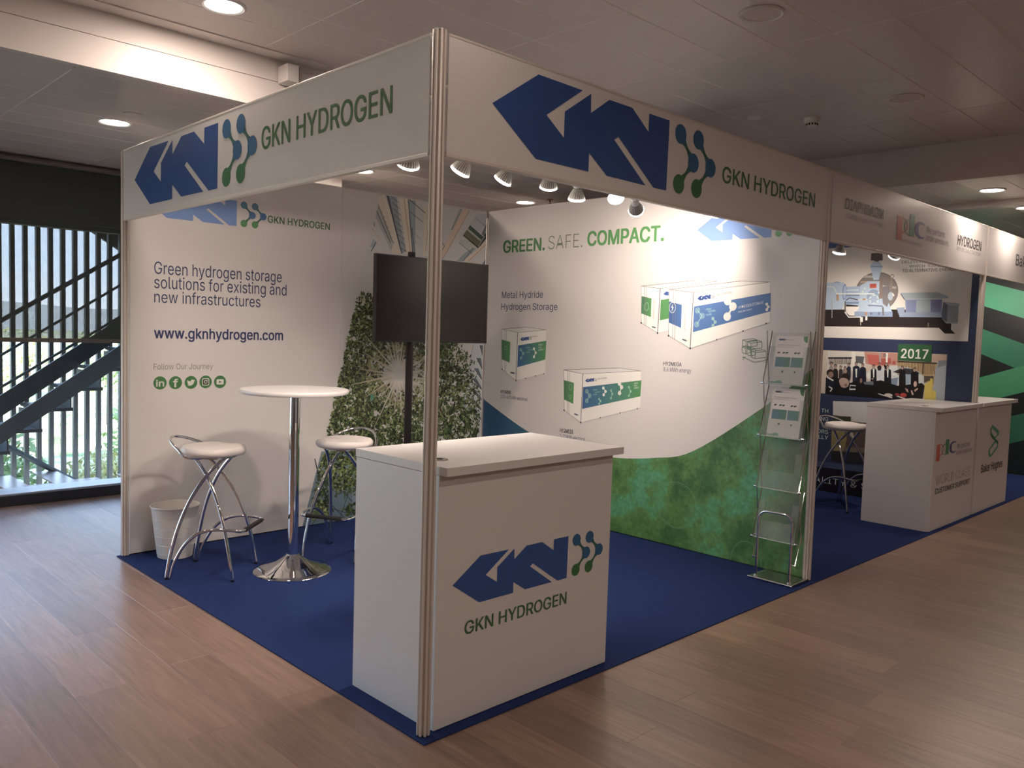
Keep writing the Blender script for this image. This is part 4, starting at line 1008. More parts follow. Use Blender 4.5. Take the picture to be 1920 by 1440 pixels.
# long grey-blue frame
pa([(955,570),(1400,562),(1430,575),(1525,612),(1520,635),(1005,645)], (140,154,172), 6); pa([(955,572),(1005,645),(1003,662),(952,588)], (84,98,130), 7)
pa([(1005,648),(1450,648),(1450,830),(1015,820)], (124,136,176), 5); pa([(1145,660),(1310,655),(1310,800),(1140,806)], (142,156,172), 6); pa([(1320,655),(1450,650),(1430,805),(1315,800)], (104,112,160), 6); pa([(1025,660),(1140,660),(1130,805),(1020,800)], (110,122,168), 6)
pa([(905,750),(1000,742),(1000,805),(1430,808),(1460,830),(1450,866),(940,860)], (128,142,176), 7); pa([(905,752),(940,860),(938,842),(908,770)], (80,92,124), 8)
pa([(1465,682),(1520,688),(1520,900),(1450,880),(1445,820)], (84,92,118), 7); pa([(1520,700),(1650,708),(1640,928),(1508,920)], (120,134,152), 7); pa([(1465,678),(1660,698),(1660,728),(1525,722)], (140,154,170), 8); pa([(1450,878),(1510,915),(1638,918),(1636,938),(1500,938)], (136,150,166), 8)
P.build('printed_machine', w2, label='printed picture of a pale blue compressor on a skid')
P = Print(W2)
txt(P, 'DELIVERED 5000 UNITS', (1691, 494), (1800, 494), (1691, 489), pc((74, 64, 64)), 0, 3)
txt(P, 'WHICH  900 SUPPLIED', (1705, 502), (1800, 502), (1705, 497), pc((74, 64, 64)), 0, 3)
txt(P, 'TO ALTERNATIVE ENERGY', (1692, 510.5), (1793, 510.5), (1692, 505), pc((74, 64, 64)), .004, 3)
P.build('printed_lettering', w2)
P = Print(W2)
def b7(x, y): return W2.uz(1540+x/7.68, 640+y/7.68)
def pb(pts, col, layer=3): P.poly([b7(*p) for p in pts], pc(col), layer)
def lb(a, b, wd_, col, layer=5): P.line(b7(*a), b7(*b), wd_, pc(col), layer)
def db(cx, cy, rx, ry, col, layer, n=16):
    A = b7(cx-rx, cy); B = b7(cx+rx, cy); T_ = b7(cx, cy-ry); D_ = b7(cx, cy+ry); P.disc(((A[0]+B[0])/2, (T_[1]+D_[1])/2), (B[0]-A[0])/2, pc(col), layer, n, (T_[1]-D_[1])/2)
pb([(-150,120),(1812,188),(1772,870),(1300,850),(60,752),(-150,735)], (196,170,148), 2)
pb([(95,135),(630,150),(640,460),(80,420)], (200,182,166), 3); pb([(620,150),(1100,172),(1100,340),(760,350),(640,320)], (178,116,98), 3); pb([(660,190),(840,200),(880,340),(760,350),(680,320)], (188,80,66), 4); pb([(860,250),(1000,240),(1005,320),(870,350)], (170,70,58), 4); pb([(1025,285),(1068,285),(1068,335),(1025,335)], (170,66,56), 4)
pb([(495,210),(620,220),(600,330),(500,300)], (88,84,86), 4); pb([(435,150),(490,150),(480,420),(430,420)], (216,202,190), 4); pb([(930,170),(965,170),(955,310),(930,310)], (214,200,188), 5); lb((840,160),(850,300),.015,(150,140,136)); db(915,200,20,20,(40,34,34),6); db(915,200,11,11,(170,160,156),7)
for k in range(18): lb((115+18*k, 240), (112+18*k, 330), .006, (70,60,54), 5)
lb((100,240),(440,240),.014,(44,38,36),6)
pb([(1100,290),(1670,315),(1640,640),(1470,560),(1200,420),(1100,360)], (182,142,92), 4)
for k in range(26): lb((1110+21*k, 300), (1106+21*k, 480), .005, (104,80,52), 6)
lb((1100,290),(1670,318),.012,(60,48,38),7); lb((1470,300),(1462,470),.010,(40,32,28),7)
pb([(1600,195),(1810,190),(1805,280),(1690,280),(1670,300),(1600,295)], (190,150,124), 5)
pb([(1690,275),(1805,272),(1770,870),(1590,860),(1650,380)], (158,156,160), 6); pb([(1690,275),(1805,272),(1800,340),(1675,380)], (122,124,126), 7)
pb([(800,400),(1000,350),(1250,370),(1420,440),(1480,520),(1480,640),(1200,640),(900,620),(640,520),(650,440)], (188,180,176), 6)
pb([(1030,440),(1160,385),(1330,400),(1420,460),(1280,480),(1100,460)], (50,46,50), 7); pb([(640,470),(720,440),(720,570),(650,520)], (206,196,188), 7); pb([(1000,540),(1110,520),(1090,640),(1010,640)], (112,122,138), 8); pb([(1200,480),(1290,475),(1270,620),(1200,610)], (140,150,166), 8); db(1058,472,30,20,(196,190,188),9)
# onlookers: (head x, y, r, body width, bottom, coat colour)
PP = [(145,330,28,60,560,(150,130,120)),(205,365,30,70,620,(36,32,34)),(282,375,24,55,560,(58,48,46)),(345,385,22,50,560,(90,70,60)),(398,338,22,55,560,(40,44,60)),(505,325,25,95,640,(38,40,54)),(600,345,24,90,640,(26,28,44)),(350,425,34,110,680,(44,30,28)),
      (755,365,25,80,640,(30,28,32)),(838,330,18,60,420,(36,34,40)),(937,330,20,60,400,(40,38,42)),(958,370,24,95,720,(24,22,26)),(1168,380,24,90,720,(26,22,24)),(1345,410,27,110,760,(18,16,18))]
for (hx, hy, r_, bw, bt, cc) in PP:
    pb([(hx-bw*.5, hy+r_*1.9), (hx-r_*.6, hy+r_*.9), (hx+r_*.6, hy+r_*.9), (hx+bw*.5, hy+r_*1.9), (hx+bw*.55, bt-60), (hx+bw*.35, bt), (hx-bw*.35, bt), (hx-bw*.55, bt-60)], cc, 9)
    db(hx, hy-r_*.2, r_*.85, r_*1.1, (38,30,28), 9); db(hx, hy+r_*.15, r_*.7, r_*.95, (160,122,104), 10)
for hx in (505, 755, 958): pb([(hx-14, 395), (hx+14, 395), (hx+8, 520), (hx-6, 520)], (200,196,198), 10)
for hx, hy in ((740,540),(1115,470),(945,410)): db(hx, hy, 16, 12, (160,120,100), 11)
pb([(70,520),(170,500),(420,600),(520,560),(620,600),(860,560),(1100,640),(1450,600),(1490,640),(1460,830),(1300,850),(60,752)], (22,19,22), 11)
db(130,450,50,50,(52,38,34),12); db(140,480,38,45,(140,104,88),13); pb([(80,520),(180,560),(200,640),(70,660)], (30,32,44), 13); lb((88,515),(176,565),.014,(206,200,200),14)
db(335,600,70,72,(168,130,112),13); db(320,575,62,50,(176,140,124),14); db(355,630,18,20,(120,84,72),14); db(560,560,40,60,(34,26,26),12); db(575,565,18,36,(140,98,82),13)
lb((110,650),(160,680),.012,(210,206,206),14); lb((160,680),(130,722),.012,(210,206,206),14)
pb([(415,625),(500,635),(495,700),(405,700)], (190,186,190), 12); pb([(420,640),(500,645),(498,680),(415,680)], (30,30,34), 13); pb([(610,585),(750,575),(755,630),(620,620)], (92,96,106), 12)
pb([(810,755),(830,750),(1030,810),(1020,822)], (206,202,204), 12); db(970,775,60,26,(196,176,160),12); db(1185,775,48,32,(184,50,40),12); db(1095,765,36,18,(150,40,36),12); pb([(1080,790),(1110,785),(1220,825),(1190,832)], (206,190,180), 13)
db(1355,615,24,42,(196,150,130),13); pb([(1340,700),(1385,670),(1400,685),(1350,728)], (190,146,126), 13); pb([(1290,705),(1310,705),(1335,765),(1310,778)], (190,146,126), 13); pb([(1205,670),(1250,690),(1258,740),(1230,720)], (180,136,118), 13)
for x, t_, w_ in ((1490,610,44),(1536,575,34),(1570,535,36),(1605,710,50)): pb([(x, t_), (x+w_, t_), (x+w_-6, 850), (x-6, 850)], (206,172,44), 13)
pb([(1480,500),(1620,500),(1600,620),(1560,560),(1480,600)], (84,72,60), 8)
P.build('printed_photo', w2, label='printed group photo of people beside a white car')
P = Print(W2)
pb([(1110,38),(1600,50),(1588,295),(1100,270)], (34,86,48), 15); P.build('printed_year_panel', w2)
P = Print(W2); txt(P, '2017', (1690, 671), (1740, 671.5), (1690, 654), pc((214, 206, 196)), .02, 17)
for st_, y_, xa in (('TH', 773, 1540), ('GROWING', 785, 1505), ('PROCESSORS', 806, 1485), ('GLOBALLY', 818, 1500)): txt(P, st_, (xa, y_), (1553, y_), (xa, y_-7), pc((190,190,200)), .006, 3)
P.build('printed_caption', w2)
P = Print(W2)
pq = lambda pts, col, layer=2: P.poly([W2.uz(*p) for p in pts], pc(col), layer)
pq([(1562,752),(1700,756),(1700,845),(1562,842)], (186,172,162)); pq([(1562,778),(1578,780),(1596,781),(1596,790),(1700,800),(1700,870),(1560,865)], (104,84,70), 3); pq([(1561,780),(1594,782),(1596,790),(1562,790)], (52,54,38), 4)
pq([(1560,790),(1598,790),(1580,850),(1558,848)], (128,108,56), 4); pq([(1560,845),(1700,855),(1700,880),(1558,864)], (40,34,38), 4)
pq([(1590,800),(1640,806),(1640,840),(1586,838)], (82,58,50), 5); pq([(1592,806),(1600,812),(1603,830),(1597,826)], (160,140,110), 6); pq([(1500,860),(1700,885),(1700,898),(1500,872)], (62,68,98), 3)
pq([(1480,868),(1790,908),(1790,960),(1480,925)], (24,20,24), 5)
P.build('printed_landscape', w2, label='printed picture of a landscape above a black strip')
P = Print(W2); txt(P, 'QUALITY & SAFETY', (1497, 898), (1700, 914), (1497, 887), pc((196,190,188)), -.008, 7); P.build('printed_strapline', w2)

# ---- third booth wall: green bands
W3 = Plane('x', 9.0); P = Print(W3)
def g4(x, y):
    u, z = W3.uz(x, y); return (min(u, -.06), z)
for pts, col in ([(1780,511),(1851,529),(1975,560),(1975,614),(1848,575),(1780,556)], (48,142,100)), ([(1780,594),(1846,618),(1975,665),(1975,672),(1903,690),(1843,665),(1780,640)], (20,100,68)), ([(1780,723),(1840,707),(1903,690),(1975,672),(1975,722),(1875,746),(1780,766)], (38,120,76)), ([(1780,808),(1897,780),(1975,762),(1975,812),(1893,832),(1780,850)], (22,84,56)):
    P.mark(); P.poly([g4(*p) for p in pts], pc(col), 1)
P.build('printed_bands', w3)

# ================================================================== SPOT LAMPS ON ARMS
print('lamps')
def rot_to(d):
    d = Vector(d).normalized(); return d.to_track_quat('-Z', 'Y').to_euler()
_sm = {}
def spot_lamp(pos, aim, label, power=SPOT, arm_to=None, emit=True):
    """PAR reflector lamp: centre of the face at pos, looking towards aim; arm back up to the fascia rail"""
    pos = Vector(pos); d = (Vector(aim)-pos).normalized()
    t = tag(empty('spot_lamp', pos), label, 'spot lamp', 'spot lamps on arms inside the fascia'); t.rotation_euler = rot_to(d)
    if not _sm:
        bm = nb()   # cone body with fins
        lathe(bm, [(.0445, .004), (.043, .012), (.030, .038), (.0185, .062), (.0175, .075)], 28)
        _sm['body'] = bm
        o = obj('reflector_body', bm, FIN, None, smooth=True); _sm['body'] = o.data; bpy.data.objects.remove(o)
        bm = nb()
        for k in range(22):
            a = 2*pi*k/22; ca, sa = math.cos(a), math.sin(a); tx, ty = -sa*.0011, ca*.0011
            ps = [(.0475, .006), (.0465, .016), (.036, .040), (.0225, .062), (.0185, .062), (.030, .036), (.0425, .010)]
            A = [bm.verts.new((r_*ca+tx, r_*sa+ty, z_)) for r_, z_ in ps]; B = [bm.verts.new((r_*ca-tx, r_*sa-ty, z_)) for r_, z_ in ps]
            bm.faces.new(A); bm.faces.new(B[::-1])
            for i in range(len(ps)): bm.faces.new((A[i], A[(i+1) % len(ps)], B[(i+1) % len(ps)], B[i]))
        o = obj('cooling_fins', bm, LAMPW, None); _sm['fins'] = o.data; bpy.data.objects.remove(o)
        bm = nb(); lathe(bm, [(.0005, -.007), (.020, -.0065), (.036, -.003), (.0465, .003), (.0475, .007), (.043, .010)], 28); o = obj('diffuser', bm, LEDS, None, smooth=True); _sm['face'] = o.data; bpy.data.objects.remove(o)
        bm = nb(); lathe(bm, [(.0195, .068), (.023, .072), (.024, .125), (.020, .132), (.0005, .133)], 24); o = obj('socket', bm, LAMPW, None, smooth=True); _sm['socket'] = o.data; bpy.data.objects.remove(o)
    for nme, k in (('reflector_body', 'body'), ('cooling_fins', 'fins'), ('diffuser', 'face'), ('lamp_socket', 'socket')):
        o = bpy.data.objects.new(nme, _sm[k]); C.objects.link(o); o.parent = t
    # arm in world space turned into lamp space
    top = pos-d*.125; end = Vector(arm_to) if arm_to else Vector((top.x, .055, 2.465))
    Mi = (Matrix.Translation(pos) @ t.rotation_euler.to_matrix().to_4x4()).inverted()
    mid = Vector((top.x, top.y, 2.34)); e1 = Vector((end.x, end.y+.05, 2.455))
    bm = nb(); tube(bm, [Mi @ p for p in [top]+bez(mid, mid+Vector((0, 0, .07)), e1+Vector((0, .08, .0)), e1, 8)+[end]], .006, 8); obj('lamp_arm', bm, LAMPW, t, smooth=True)
    bm = nb(); q0 = Mi @ end; box(bm, q0.x-.015, q0.y-.015, q0.z-.03, q0.x+.015, q0.y+.015, q0.z+.006); obj('clamp', bm, BLACK, t, .002)
    if power:
        ld = bpy.data.lights.new('spot_glow', 'SPOT'); ld.energy = power*pi; ld.spot_size = math.radians(112); ld.spot_blend = 1.0; ld.shadow_soft_size = .035; ld.color = (1, .82, .70)
        lo = bpy.data.objects.new('spot_glow', ld); C.objects.link(lo); lo.parent = t; lo.location = (0, 0, -.02)
    return t
def lamp_px(px, py, y): h = hit(px, py+4, 1, y); return (h.x, h.y, h.z)
SL = [((765, 309), .58, (.1, 2.2, .3), 'leftmost spot lamp on an arm, left of the corner post'), ((861, 320), .60, (.0, 1.9, .9), 'spot lamp with grey fins just right of the corner post'), ((941, 337), .78, (.35, 2.2, .4), 'third spot lamp from the corner post side, tilted left'),
      ((1028, 350), .78, (1.25, 2.9, .2), 'spot lamp tilted away, fourth in the row'), ((1081, 372), .78, (1.30, .80, .2), 'spot lamp with bright white socket pointing straight down'),
      ((1155, 369), .78, (1.0, -.3, .9), 'glaring spot lamp facing the viewer'), ((1193, 391), .78, (3.0, 1.3, 1.75), 'rightmost near spot lamp lighting the right wall')]
POW = [11, 11, 11, 13, 10, 6, 15]
TILT = [(-.25, .6), (-.6, .3), (-.6, .3), (-.05, .5), (0, .33), (.05, -.8), None]
for (p, y, aim, lb_), pw, tl in zip(SL, POW, TILT):
    q_ = Vector(lamp_px(*p, y))
    if tl: aim = q_+Vector((.717, -.697, 0))*tl[0]+Vector((.697, .7145, 0))*tl[1]+Vector((0, 0, -1))
    spot_lamp(q_, aim, lb_, pw)
spot_lamp(lamp_px(1573, 472, .5), (4.4, .9, .2), 'spot lamp seen beside the booth post in the second booth', 9)
spot_lamp((5.3, .5, 2.2), (6.0, 1.4, 1.0), 'spot lamp of the second booth hidden by its fascia', 14); spot_lamp((7.6, .5, 2.2), (8.9, .9, 1.2), 'spot lamp of the third booth hidden by its fascia', 14)
spot_lamp((2.55, .5, 2.24), (3.0, 1.0, 2.0), 'spot lamp close to the right wall, hidden behind the fascia', 4)

# ================================================================== COUNTERS
print('furniture')
def counter(x0, x1, y0, y1, label, front_prints, grommet=True, ov_r=.02, ztop=.99):
    t = tag(empty('reception_counter', (x0, y0, .005)), label, 'counter', 'white reception counters'); W_, D_ = x1-x0, y1-y0; H_ = ztop-.035-.005
    bxo('front_panel', (0, 0, .004), (W_, .018, H_), LAM, t, .0008)
    bxo('side_panel', (0, .0185, .0), (.018, D_, H_), LAM, t, .0008); bxo('side_panel', (W_-.018, .0185, .0), (W_, D_, H_), LAM, t, .0008)
    bxo('shelf', (.019, .02, .45), (W_-.019, D_-.02, .468), LAM, t); bxo('bottom_shelf', (.019, .02, .03), (W_-.019, D_-.02, .048), LAM, t)
    bxo('counter_top', (-.002, -.045, H_+.002), (W_+ov_r, D_+.004, H_+.034), LAM, t, .001)
    if grommet:
        bm = nb()
        prof = [(.030, .034), (.030, .037), (.026, .038), (.022, .0365)]
        lathe(bm, prof, 24, (.10, .12, H_)); obj('cable_grommet', bm, mat('grey_grommet', (.30, .29, .28), .4), t, smooth=True)
        bm = nb(); lathe(bm, [(.014, .0365), (.014, .0382)], 16, (.10, .125, H_)); obj('grommet_hole', bm, BLACK, t)
    # prints made in world coords, so keep them under an un-offset child
    P = Print(Plane('y', y0)); front_prints(P)
    P.V = [(a-x0, b-y0, c-.005) for a, b, c in P.V]; P.build('printed_front', t)
    return t
def fp1(P):
    pl = P.pl; P.mark(); a = pl.uz(848, 1102); b = pl.uz(1064, 1050); wd_ = b[0]-a[0]
    logo(P, a[0], .5*(pl.uz(910, 1127)[1]+pl.uz(1040, 1089)[1]), wd_, pc((28,70,128)), 1, kz=.99)
    txt(P, 'GKN HYDROGEN', (871, 1190), (1061, 1136), (871, 1166), pc((48,92,50)), .014)
counter(.062, 1.050, .014, .545, 'white near counter with blue logo and green lettering on its front', fp1)
def fp2(P):
    pl = P.pl; ua, za = pl.uz(1755, 858); ub, _ = pl.uz(1790, 850); _, zt = pl.uz(1755, 834); pdc(P, ua, za, ub-ua, zt-za)
    txt(P, 'We perform', (1794, 842), (1818, 836), (1794, 832), pc((130,120,118)), 0); txt(P, 'under pressure.', (1793, 853), (1823, 847), (1793, 844), pc((130,120,118)), 0)
    txt(P, 'WORLD CLASS', (1754, 910), (1818, 892), (1754, 893), pc((140,122,114)), -.012); txt(P, 'CUSTOMER SUPPORT', (1753, 927), (1817, 909), (1753, 917), pc((44,38,42)), .012)
counter(5.013, 5.994, -.005, .530, 'white far counter with red, green and blue letters beside the dark booth', fp2, ov_r=.001)
def fp3(P):
    pl = P.pl; G_ = pc((56, 140, 100)); G2 = pc((34, 100, 70))
    def k(x, y): return pl.uz(1700+x/6.545, 720+y/6.545)
    o_ = [(1050,498),(1130,570),(1130,620),(1080,675),(1060,675),(1025,625),(1025,560)]
    i_ = [(1045,545),(1105,600),(1108,625),(1080,650),(1072,645),(1040,595),(1038,560)]
    P.poly([k(*p) for p in o_], G_, 1); P.poly([k(*p) for p in i_], (.74,.735,.73), 2)
    o2 = [(1115,690),(1125,720),(1115,780),(1035,893),(1012,895),(1002,860),(1008,800),(1085,690)]; i2 = [(1090,718),(1108,735),(1104,765),(1036,862),(1024,862),(1018,840),(1022,805)]
    P.poly([k(*p) for p in o2], G_, 1); P.poly([k(*p) for p in i2], (.74,.735,.73), 2)
    P.poly([k(1025,600), k(1060,640), k(1115,700), k(1118,740), k(1085,700), k(1040,655)], G2, 3)
    txt(P, 'Baker Hughes', (1839, 887), (1879, 875), (1839, 872), pc((36,32,36)), .012)
counter(6.046, 7.027, -.005, .530, 'white farthest counter with green figure mark and dark lettering', fp3, False)

# ================================================================== BAR TABLE
t = tag(empty('bar_table', (.668, 2.118, .005)), 'round white bar table on a chrome column between two stools', 'table')
bm = nb(); lathe(bm, [(.0005, 1.070), (.30, 1.070), (.311, 1.073), (.314, 1.080), (.314, 1.092), (.311, 1.097), (.0005, 1.098)], 72); obj('table_top', bm, LAM, t, smooth=True)
bm = nb(); lathe(bm, [(.031, .10), (.031, 1.068)], 40); obj('column', bm, CHROME, t, smooth=True)
bm = nb(); lathe(bm, [(.228, 0), (.229, .006), (.224, .012), (.200, .020), (.150, .036), (.105, .054), (.070, .076), (.045, .094), (.036, .104), (.032, .106)], 64); obj('base', bm, CHROME, t, smooth=True)
bm = nb(); lathe(bm, [(.06, 1.062), (.06, 1.0695)], 24); obj('mounting_plate', bm, BLACK, t)

# ================================================================== STOOLS
def make_stool():
    t = empty('bar_stool')
    bm = nb(); prof = [(.0005, .700), (.15, .700), (.172, .706), (.182, .720), (.182, .738), (.172, .752), (.14, .758), (.0005, .754)]
    seg = 48; rings = []
    for r, z in prof:
        row = []
        for k in range(seg):
            a = 2*pi*k/seg; x, y = r*math.cos(a), r*math.sin(a); zz = z
            rr = r/.182
            dz = .010*(y/.182)**2*0+(.012*math.exp(-((x-.03)/.05)**2)*-1 if z > .73 else 0)*(1 if rr > .3 else .8)
            row.append(bm.verts.new((x*1.0, y*1.0, zz+dz*.6)))
        rings.append(row)
    for A, B in zip(rings, rings[1:]):
        for k in range(seg): bm.faces.new((A[k], A[(k+1) % seg], B[(k+1) % seg], B[k]))
    obj('seat', bm, SEATM, t, smooth=True)
    for sy in (-1, 1):
        for sx_ in (-1, 1):
            bm = nb(); y0, y1 = sy*.185, sy*.085; off = .006*sx_*1.0
            c = bez((sx_*.19, y0+off, .010), (sx_*.145, y0*.98+off, .36), (sx_*.045, y1*1.15+off*1.5, .57), (-sx_*.105, y1*.8+off*2, .702), 18)
            tube(bm, c, .0105, 12); obj('leg', bm, CHROME, t, smooth=True)
            bm = nb(); lathe(bm, [(.011, 0), (.011, .012)], 12, (sx_*.19, y0+off, 0)); obj('foot_cap', bm, BLACK, t)
    # arched footrest rising from the rear feet
    bm = nb(); L_ = []
    for sy in (-1, 1):
        p = spline([(-.168, sy*.190, .012), (-.145, sy*.189, .10), (-.085, sy*.188, .205), (.0, sy*.186, .275), (.09, sy*.184, .298), (.175, sy*.180, .297), (.225, sy*.172, .292), (.243, sy*.150, .290)], 6)
        L_.append(p)
    tube(bm, L_[0]+L_[1][::-1], .0095, 12); obj('footrest', bm, CHROME, t, smooth=True)
    bm = nb(); tube(bm, [(.243, -.125, .290), (.243, .125, .290)], .0135, 14); obj('footrest_grip', bm, RUBBER, t, smooth=True)
    # low back hoop
    bm = nb(); p = [(-.02, -.13, .697), (-.075, -.168, .702)]
    for k in range(13):
        a = math.radians(-66+132*k/12); ca_ = max(0, (math.cos(a)-.407)/.593); p.append((-.10-.145*ca_, .190*math.sin(a), .712+.085*ca_**.8))
    p += [(-.075, .168, .702), (-.02, .13, .697)]
    tube(bm, spline(p, 4), .0085, 12); obj('back_hoop', bm, CHROME, t, smooth=True)
    bm = nb(); lathe(bm, [(.13, .690), (.13, .6995)], 32); obj('seat_plate', bm, CHROME, t)
    return t
s1 = make_stool(); s1.location = (.300, 2.398, .005); s1.rotation_euler.z = math.radians(-47.5)
tag(s1, 'white chrome-legged bar stool left of the bar table, in front of the bin', 'stool', 'white chrome bar stools')
for loc, rz, lab in (((1.110, 2.262, .005), 208.5, 'white bar stool right of the bar table, in front of the tree picture'),
                     ((.66, 1.00, .005), -140, 'bar stool hidden behind the near counter with one foot showing'),
                     ((5.40, .86, .005), -104, 'white bar stool in the second booth beside the far counter')):
    c = copy_tree(s1); c.location = loc; c.rotation_euler = (0, 0, math.radians(rz)); c['label'] = lab

# ================================================================== BIN
t = tag(empty('waste_bin', (.262, 2.862, .005)), 'white round ridged waste bin behind the left stool', 'bin')
bm = nb(); pr = [(.100, 0), (.104, .003)]
for k in range(5):
    z = .03+k*.055; r_ = .104+z*.118
    pr += [(r_, z), (r_-.0012, z+.0015), (r_-.0012, z+.0035), (r_+.0006, z+.005), (r_+.006, z+.052)]
pr += [(.143, .318), (.147, .320), (.147, .326), (.141, .326), (.138, .318), (.098, .010), (.0005, .008)]
lathe(bm, pr, 56); obj('bin_body', bm, BINM, t, smooth=True)
bm = nb(); tube(bm, [(.144*math.cos(2*pi*k/48), .144*math.sin(2*pi*k/48), .324) for k in range(48)], .0035, 8, closed=True); obj('rim', bm, BINM, t, smooth=True)

# ================================================================== TV
t = tag(empty('television_stand', (1.75, 2.50, .005)), 'large dark television on a black floor stand before the tree picture', 'television')
bx = 1.954-1.75; by = 2.419-2.50; zc = 1.679
bm = nb(); box(bm, bx-.517, by, zc-.3005, bx+.517, by+.035, zc+.3005); obj('housing', bm, BLACK, t, .003)
bm = nb(); box(bm, bx-.509, by-.0012, zc-.290, bx+.509, by-.0002, zc+.293); obj('screen', bm, SCREEN, t)
bm = nb(); box(bm, bx-.30, by+.035, zc-.2, bx+.30, by+.055, zc+.15); obj('rear_cover', bm, BLACK, t, .006)
hp = hit(772, 474, 1, 2.50).x-1.75; hq = hit(762, 700, 1, 2.50).x-1.75
bm = nb(); tube(bm, [(hp, 0, .02), (hp, 0, 2.02)], .027, 20); obj('pole', bm, BLACK, t, smooth=True)
bm = nb(); box(bm, hp-.12, -.028, zc-.12, hp+.30, -.022, zc+.12); obj('wall_mount_plate', bm, BLACK, t, .002)
bm = nb(); box(bm, hp-.30, -.22, 0, hp+.30, .22, .012); obj('base_plate', bm, BLACK, t, .004)
print('pole', hp, hq)

# ================================================================== LITERATURE RACK
t = tag(empty('brochure_rack', (2.77, .14, .005)), 'folding chrome and clear acrylic brochure rack against the green wall', 'brochure rack')
def rl(p): return Vector(p)
y0, y1 = -.135, .135
bm = nb(); box(bm, .005, y0, .006, .215, y1, .012); obj('base_plate', bm, mat('mirror_base', (.35, .37, .36), .08, .9), t, .002)
for nm, a, b in (('base_rail', (0, y0-.012, .010), (0, y1+.012, .010)), ('base_rail', (0, y0, .010), (.22, y0, .010)), ('base_rail', (0, y1, .010), (.22, y1, .010))):
    bm = nb(); tube(bm, [a, b], .007, 10); obj(nm, bm, CHROME, t, smooth=True)
bm = nb(); pts = [(.03, y0+.025, .012), (.035, y0+.025, .36)]+bez((.035, y0+.025, .36), (.036, y0+.025, .405), (.036, y0+.05, .425), (.036, y0+.08, .425), 6)+bez((.036, y1-.08, .425), (.036, y1-.05, .425), (.036, y1-.025, .405), (.035, y1-.025, .36), 6)+[(.03, y1-.025, .012)]
tube(bm, pts, .0085, 12); obj('hoop_frame', bm, CHROME, t, smooth=True)
for yy in (y0+.025, y1-.025):
    bm = nb(); lathe(bm, [(.016, .010), (.014, .022), (.009, .026)], 14, (.03, yy, 0)); obj('foot_flange', bm, CHROME, t, smooth=True)
ZB = [.255, .565, .885, 1.205]; XB = [.045, .055, .065, .075]
nodes = []
for i, (z, x) in enumerate(zip(ZB, XB)):
    h_ = .305; x2 = x+.062
    if i == 3: h_ = .315
    def panel(name, ya, yb, za, zb, xa, xb, th, par):
        bm = nb(); v = [bm.verts.new(p) for p in ((xa, ya, za), (xa, yb, za), (xb, yb, zb), (xb, ya, zb), (xa+th, ya, za), (xa+th, yb, za), (xb+th, yb, zb), (xb+th, ya, zb))]
        for f in ((0,1,2,3),(7,6,5,4),(0,4,5,1),(1,5,6,2),(2,6,7,3),(3,7,4,0)): bm.faces.new([v[j] for j in f])
        return obj(name, bm, ACRYL, par)
    sh = panel('shelf_pocket', y0+.005, y1-.005, z, z+h_, x, x2, .003, t)
    lip = panel('pocket_front', y0+.005, y1-.005, z, z+.11, x-.022, x-.022+.062*.11/h_, .002, sh)
    panel('pocket_side', y0+.005, y0+.045, z+.11, z+.23, x-.022+.022, x-.022+.046, .002, sh); panel('pocket_side', y1-.045, y1-.005, z+.11, z+.23, x, x+.024, .002, sh)
    bm = nb(); tube(bm, [(x-.012, y0+.004, z), (x-.012, y1-.004, z)], .003, 8); obj('shelf_edge', bm, mat('clear_edge', (.62, .66, .62), .2), sh, smooth=True)
    for s_, yy in ((-1, y0-.004), (1, y1+.004)):
        bm = nb(); tube(bm, [(x-.02, yy, z+.005), (x2+.005, yy, z+h_+.01)], .004, 8); obj('side_arm', bm, CHROME, t, smooth=True)
        bm = nb(); tube(bm, [(x+.055, yy, z-.01), (x2-.062, yy, z+h_+.01)], .0032, 8); obj('side_arm', bm, CHROME, t, smooth=True)
        bm = nb(); tube(bm, [(x-.02, yy-s_*.004, z+.005), (x-.02, yy+s_*.014, z+.005)], .007, 10); obj('pivot_knob', bm, CHROME, t, smooth=True)
for z in (.13, .27):
    for s_, yy in ((-1, y0+.025), (1, y1-.025)):
        bm = nb(); tube(bm, [(.034, yy, z), (.034, yy+s_*.03, z)], .0065, 10); obj('pivot_knob', bm, CHROME, t, smooth=True)
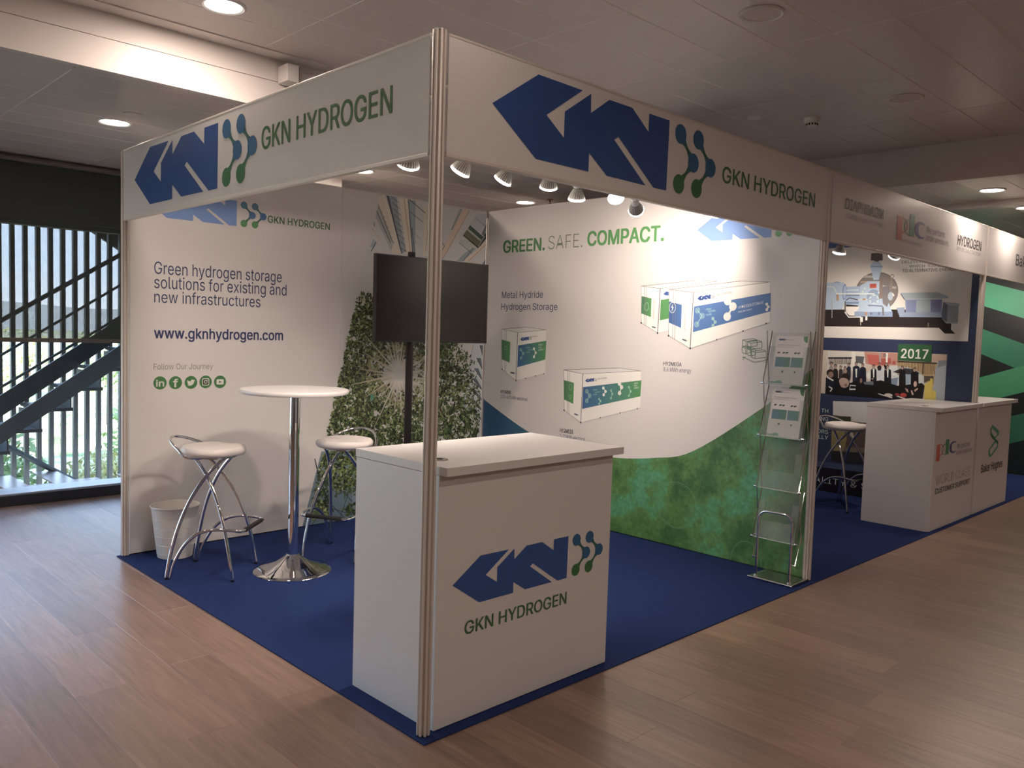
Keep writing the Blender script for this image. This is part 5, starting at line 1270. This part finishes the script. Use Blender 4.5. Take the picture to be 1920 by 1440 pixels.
for s_, yy in ((-1, y0-.004), (1, y1+.004)):
    bm = nb(); tube(bm, [(.036, yy, .13), (XB[0]+.055, yy, ZB[0]+.05)], .0032, 8); obj('side_arm', bm, CHROME, t, smooth=True)
# brochures
PAPER = mat('white_paper', (.80, .78, .76), .5)
for i, lab in ((3, 'white brochure with green and blue boxes in the top pocket of the rack'), (2, 'white brochure with green and blue boxes in the pocket below the top one')):
    z = ZB[i]+.004; x = XB[i]; h_ = .297; ang = math.atan2(.062, .305)
    b = tag(empty('brochure', (2.77+x-.007, .14, .005+z)), lab, 'brochure', 'brochures in the rack'); b.rotation_euler = (0, ang, 0)
    bm = nb(); box(bm, 0, -.108, 0, .003, .102, h_); obj('pages', bm, PAPER, b)
    P = Print(Plane('x', 0.0)); D_ = 1
    P.poly([(-.085, .105), (.010, .105), (.010, .165), (-.085, .165)], [pc((66,100,124)), pc((62,104,78)), pc((62,104,78)), pc((66,104,104))], 1)
    P.poly([(.016, .105), (.092, .105), (.092, .165), (.016, .165)], [pc((80,108,124)), pc((70,108,96)), pc((68,112,86)), pc((70,110,98))], 1)
    logo(P, -.085, .268, .040, NAVY, 1); P.text_uz('GKN HYDROGEN', -.028, .012, .270, .006, pc((120,116,116)), 1, 0)
    P.text_uz('Hydrogen storage system solutions', -.085, .060, .238, .006, pc((90,86,86)), 1, 0); P.text_uz('for buildings and industry', -.085, .02, .226, .006, pc((130,124,122)), 1, 0)
    for xx in (-.078, -.045, -.025, .03, .05): P.poly([(xx, .186), (xx+.016, .190), (xx+.016, .198), (xx, .195)], pc((40,60,60)), 1)
    P.disc((-.03, .076), .0075, pc((70,104,80)), 1, 14); P.disc((.05, .076), .006, pc((70,90,76)), 1, 14)
    P.poly([(.075, h_-.001), (.102, h_-.001), (.102, h_-.040), (.088, h_-.036), (.078, h_-.02)], pc((48,110,56)), 1)
    P.poly([(-.102, .003), (-.02, .003), (-.026, .018), (-.046, .022), (-.068, .012), (-.102, .012)], pc((90,138,110)), 1)
    P.build('printed_cover', b)
print('done', len(bpy.data.objects))
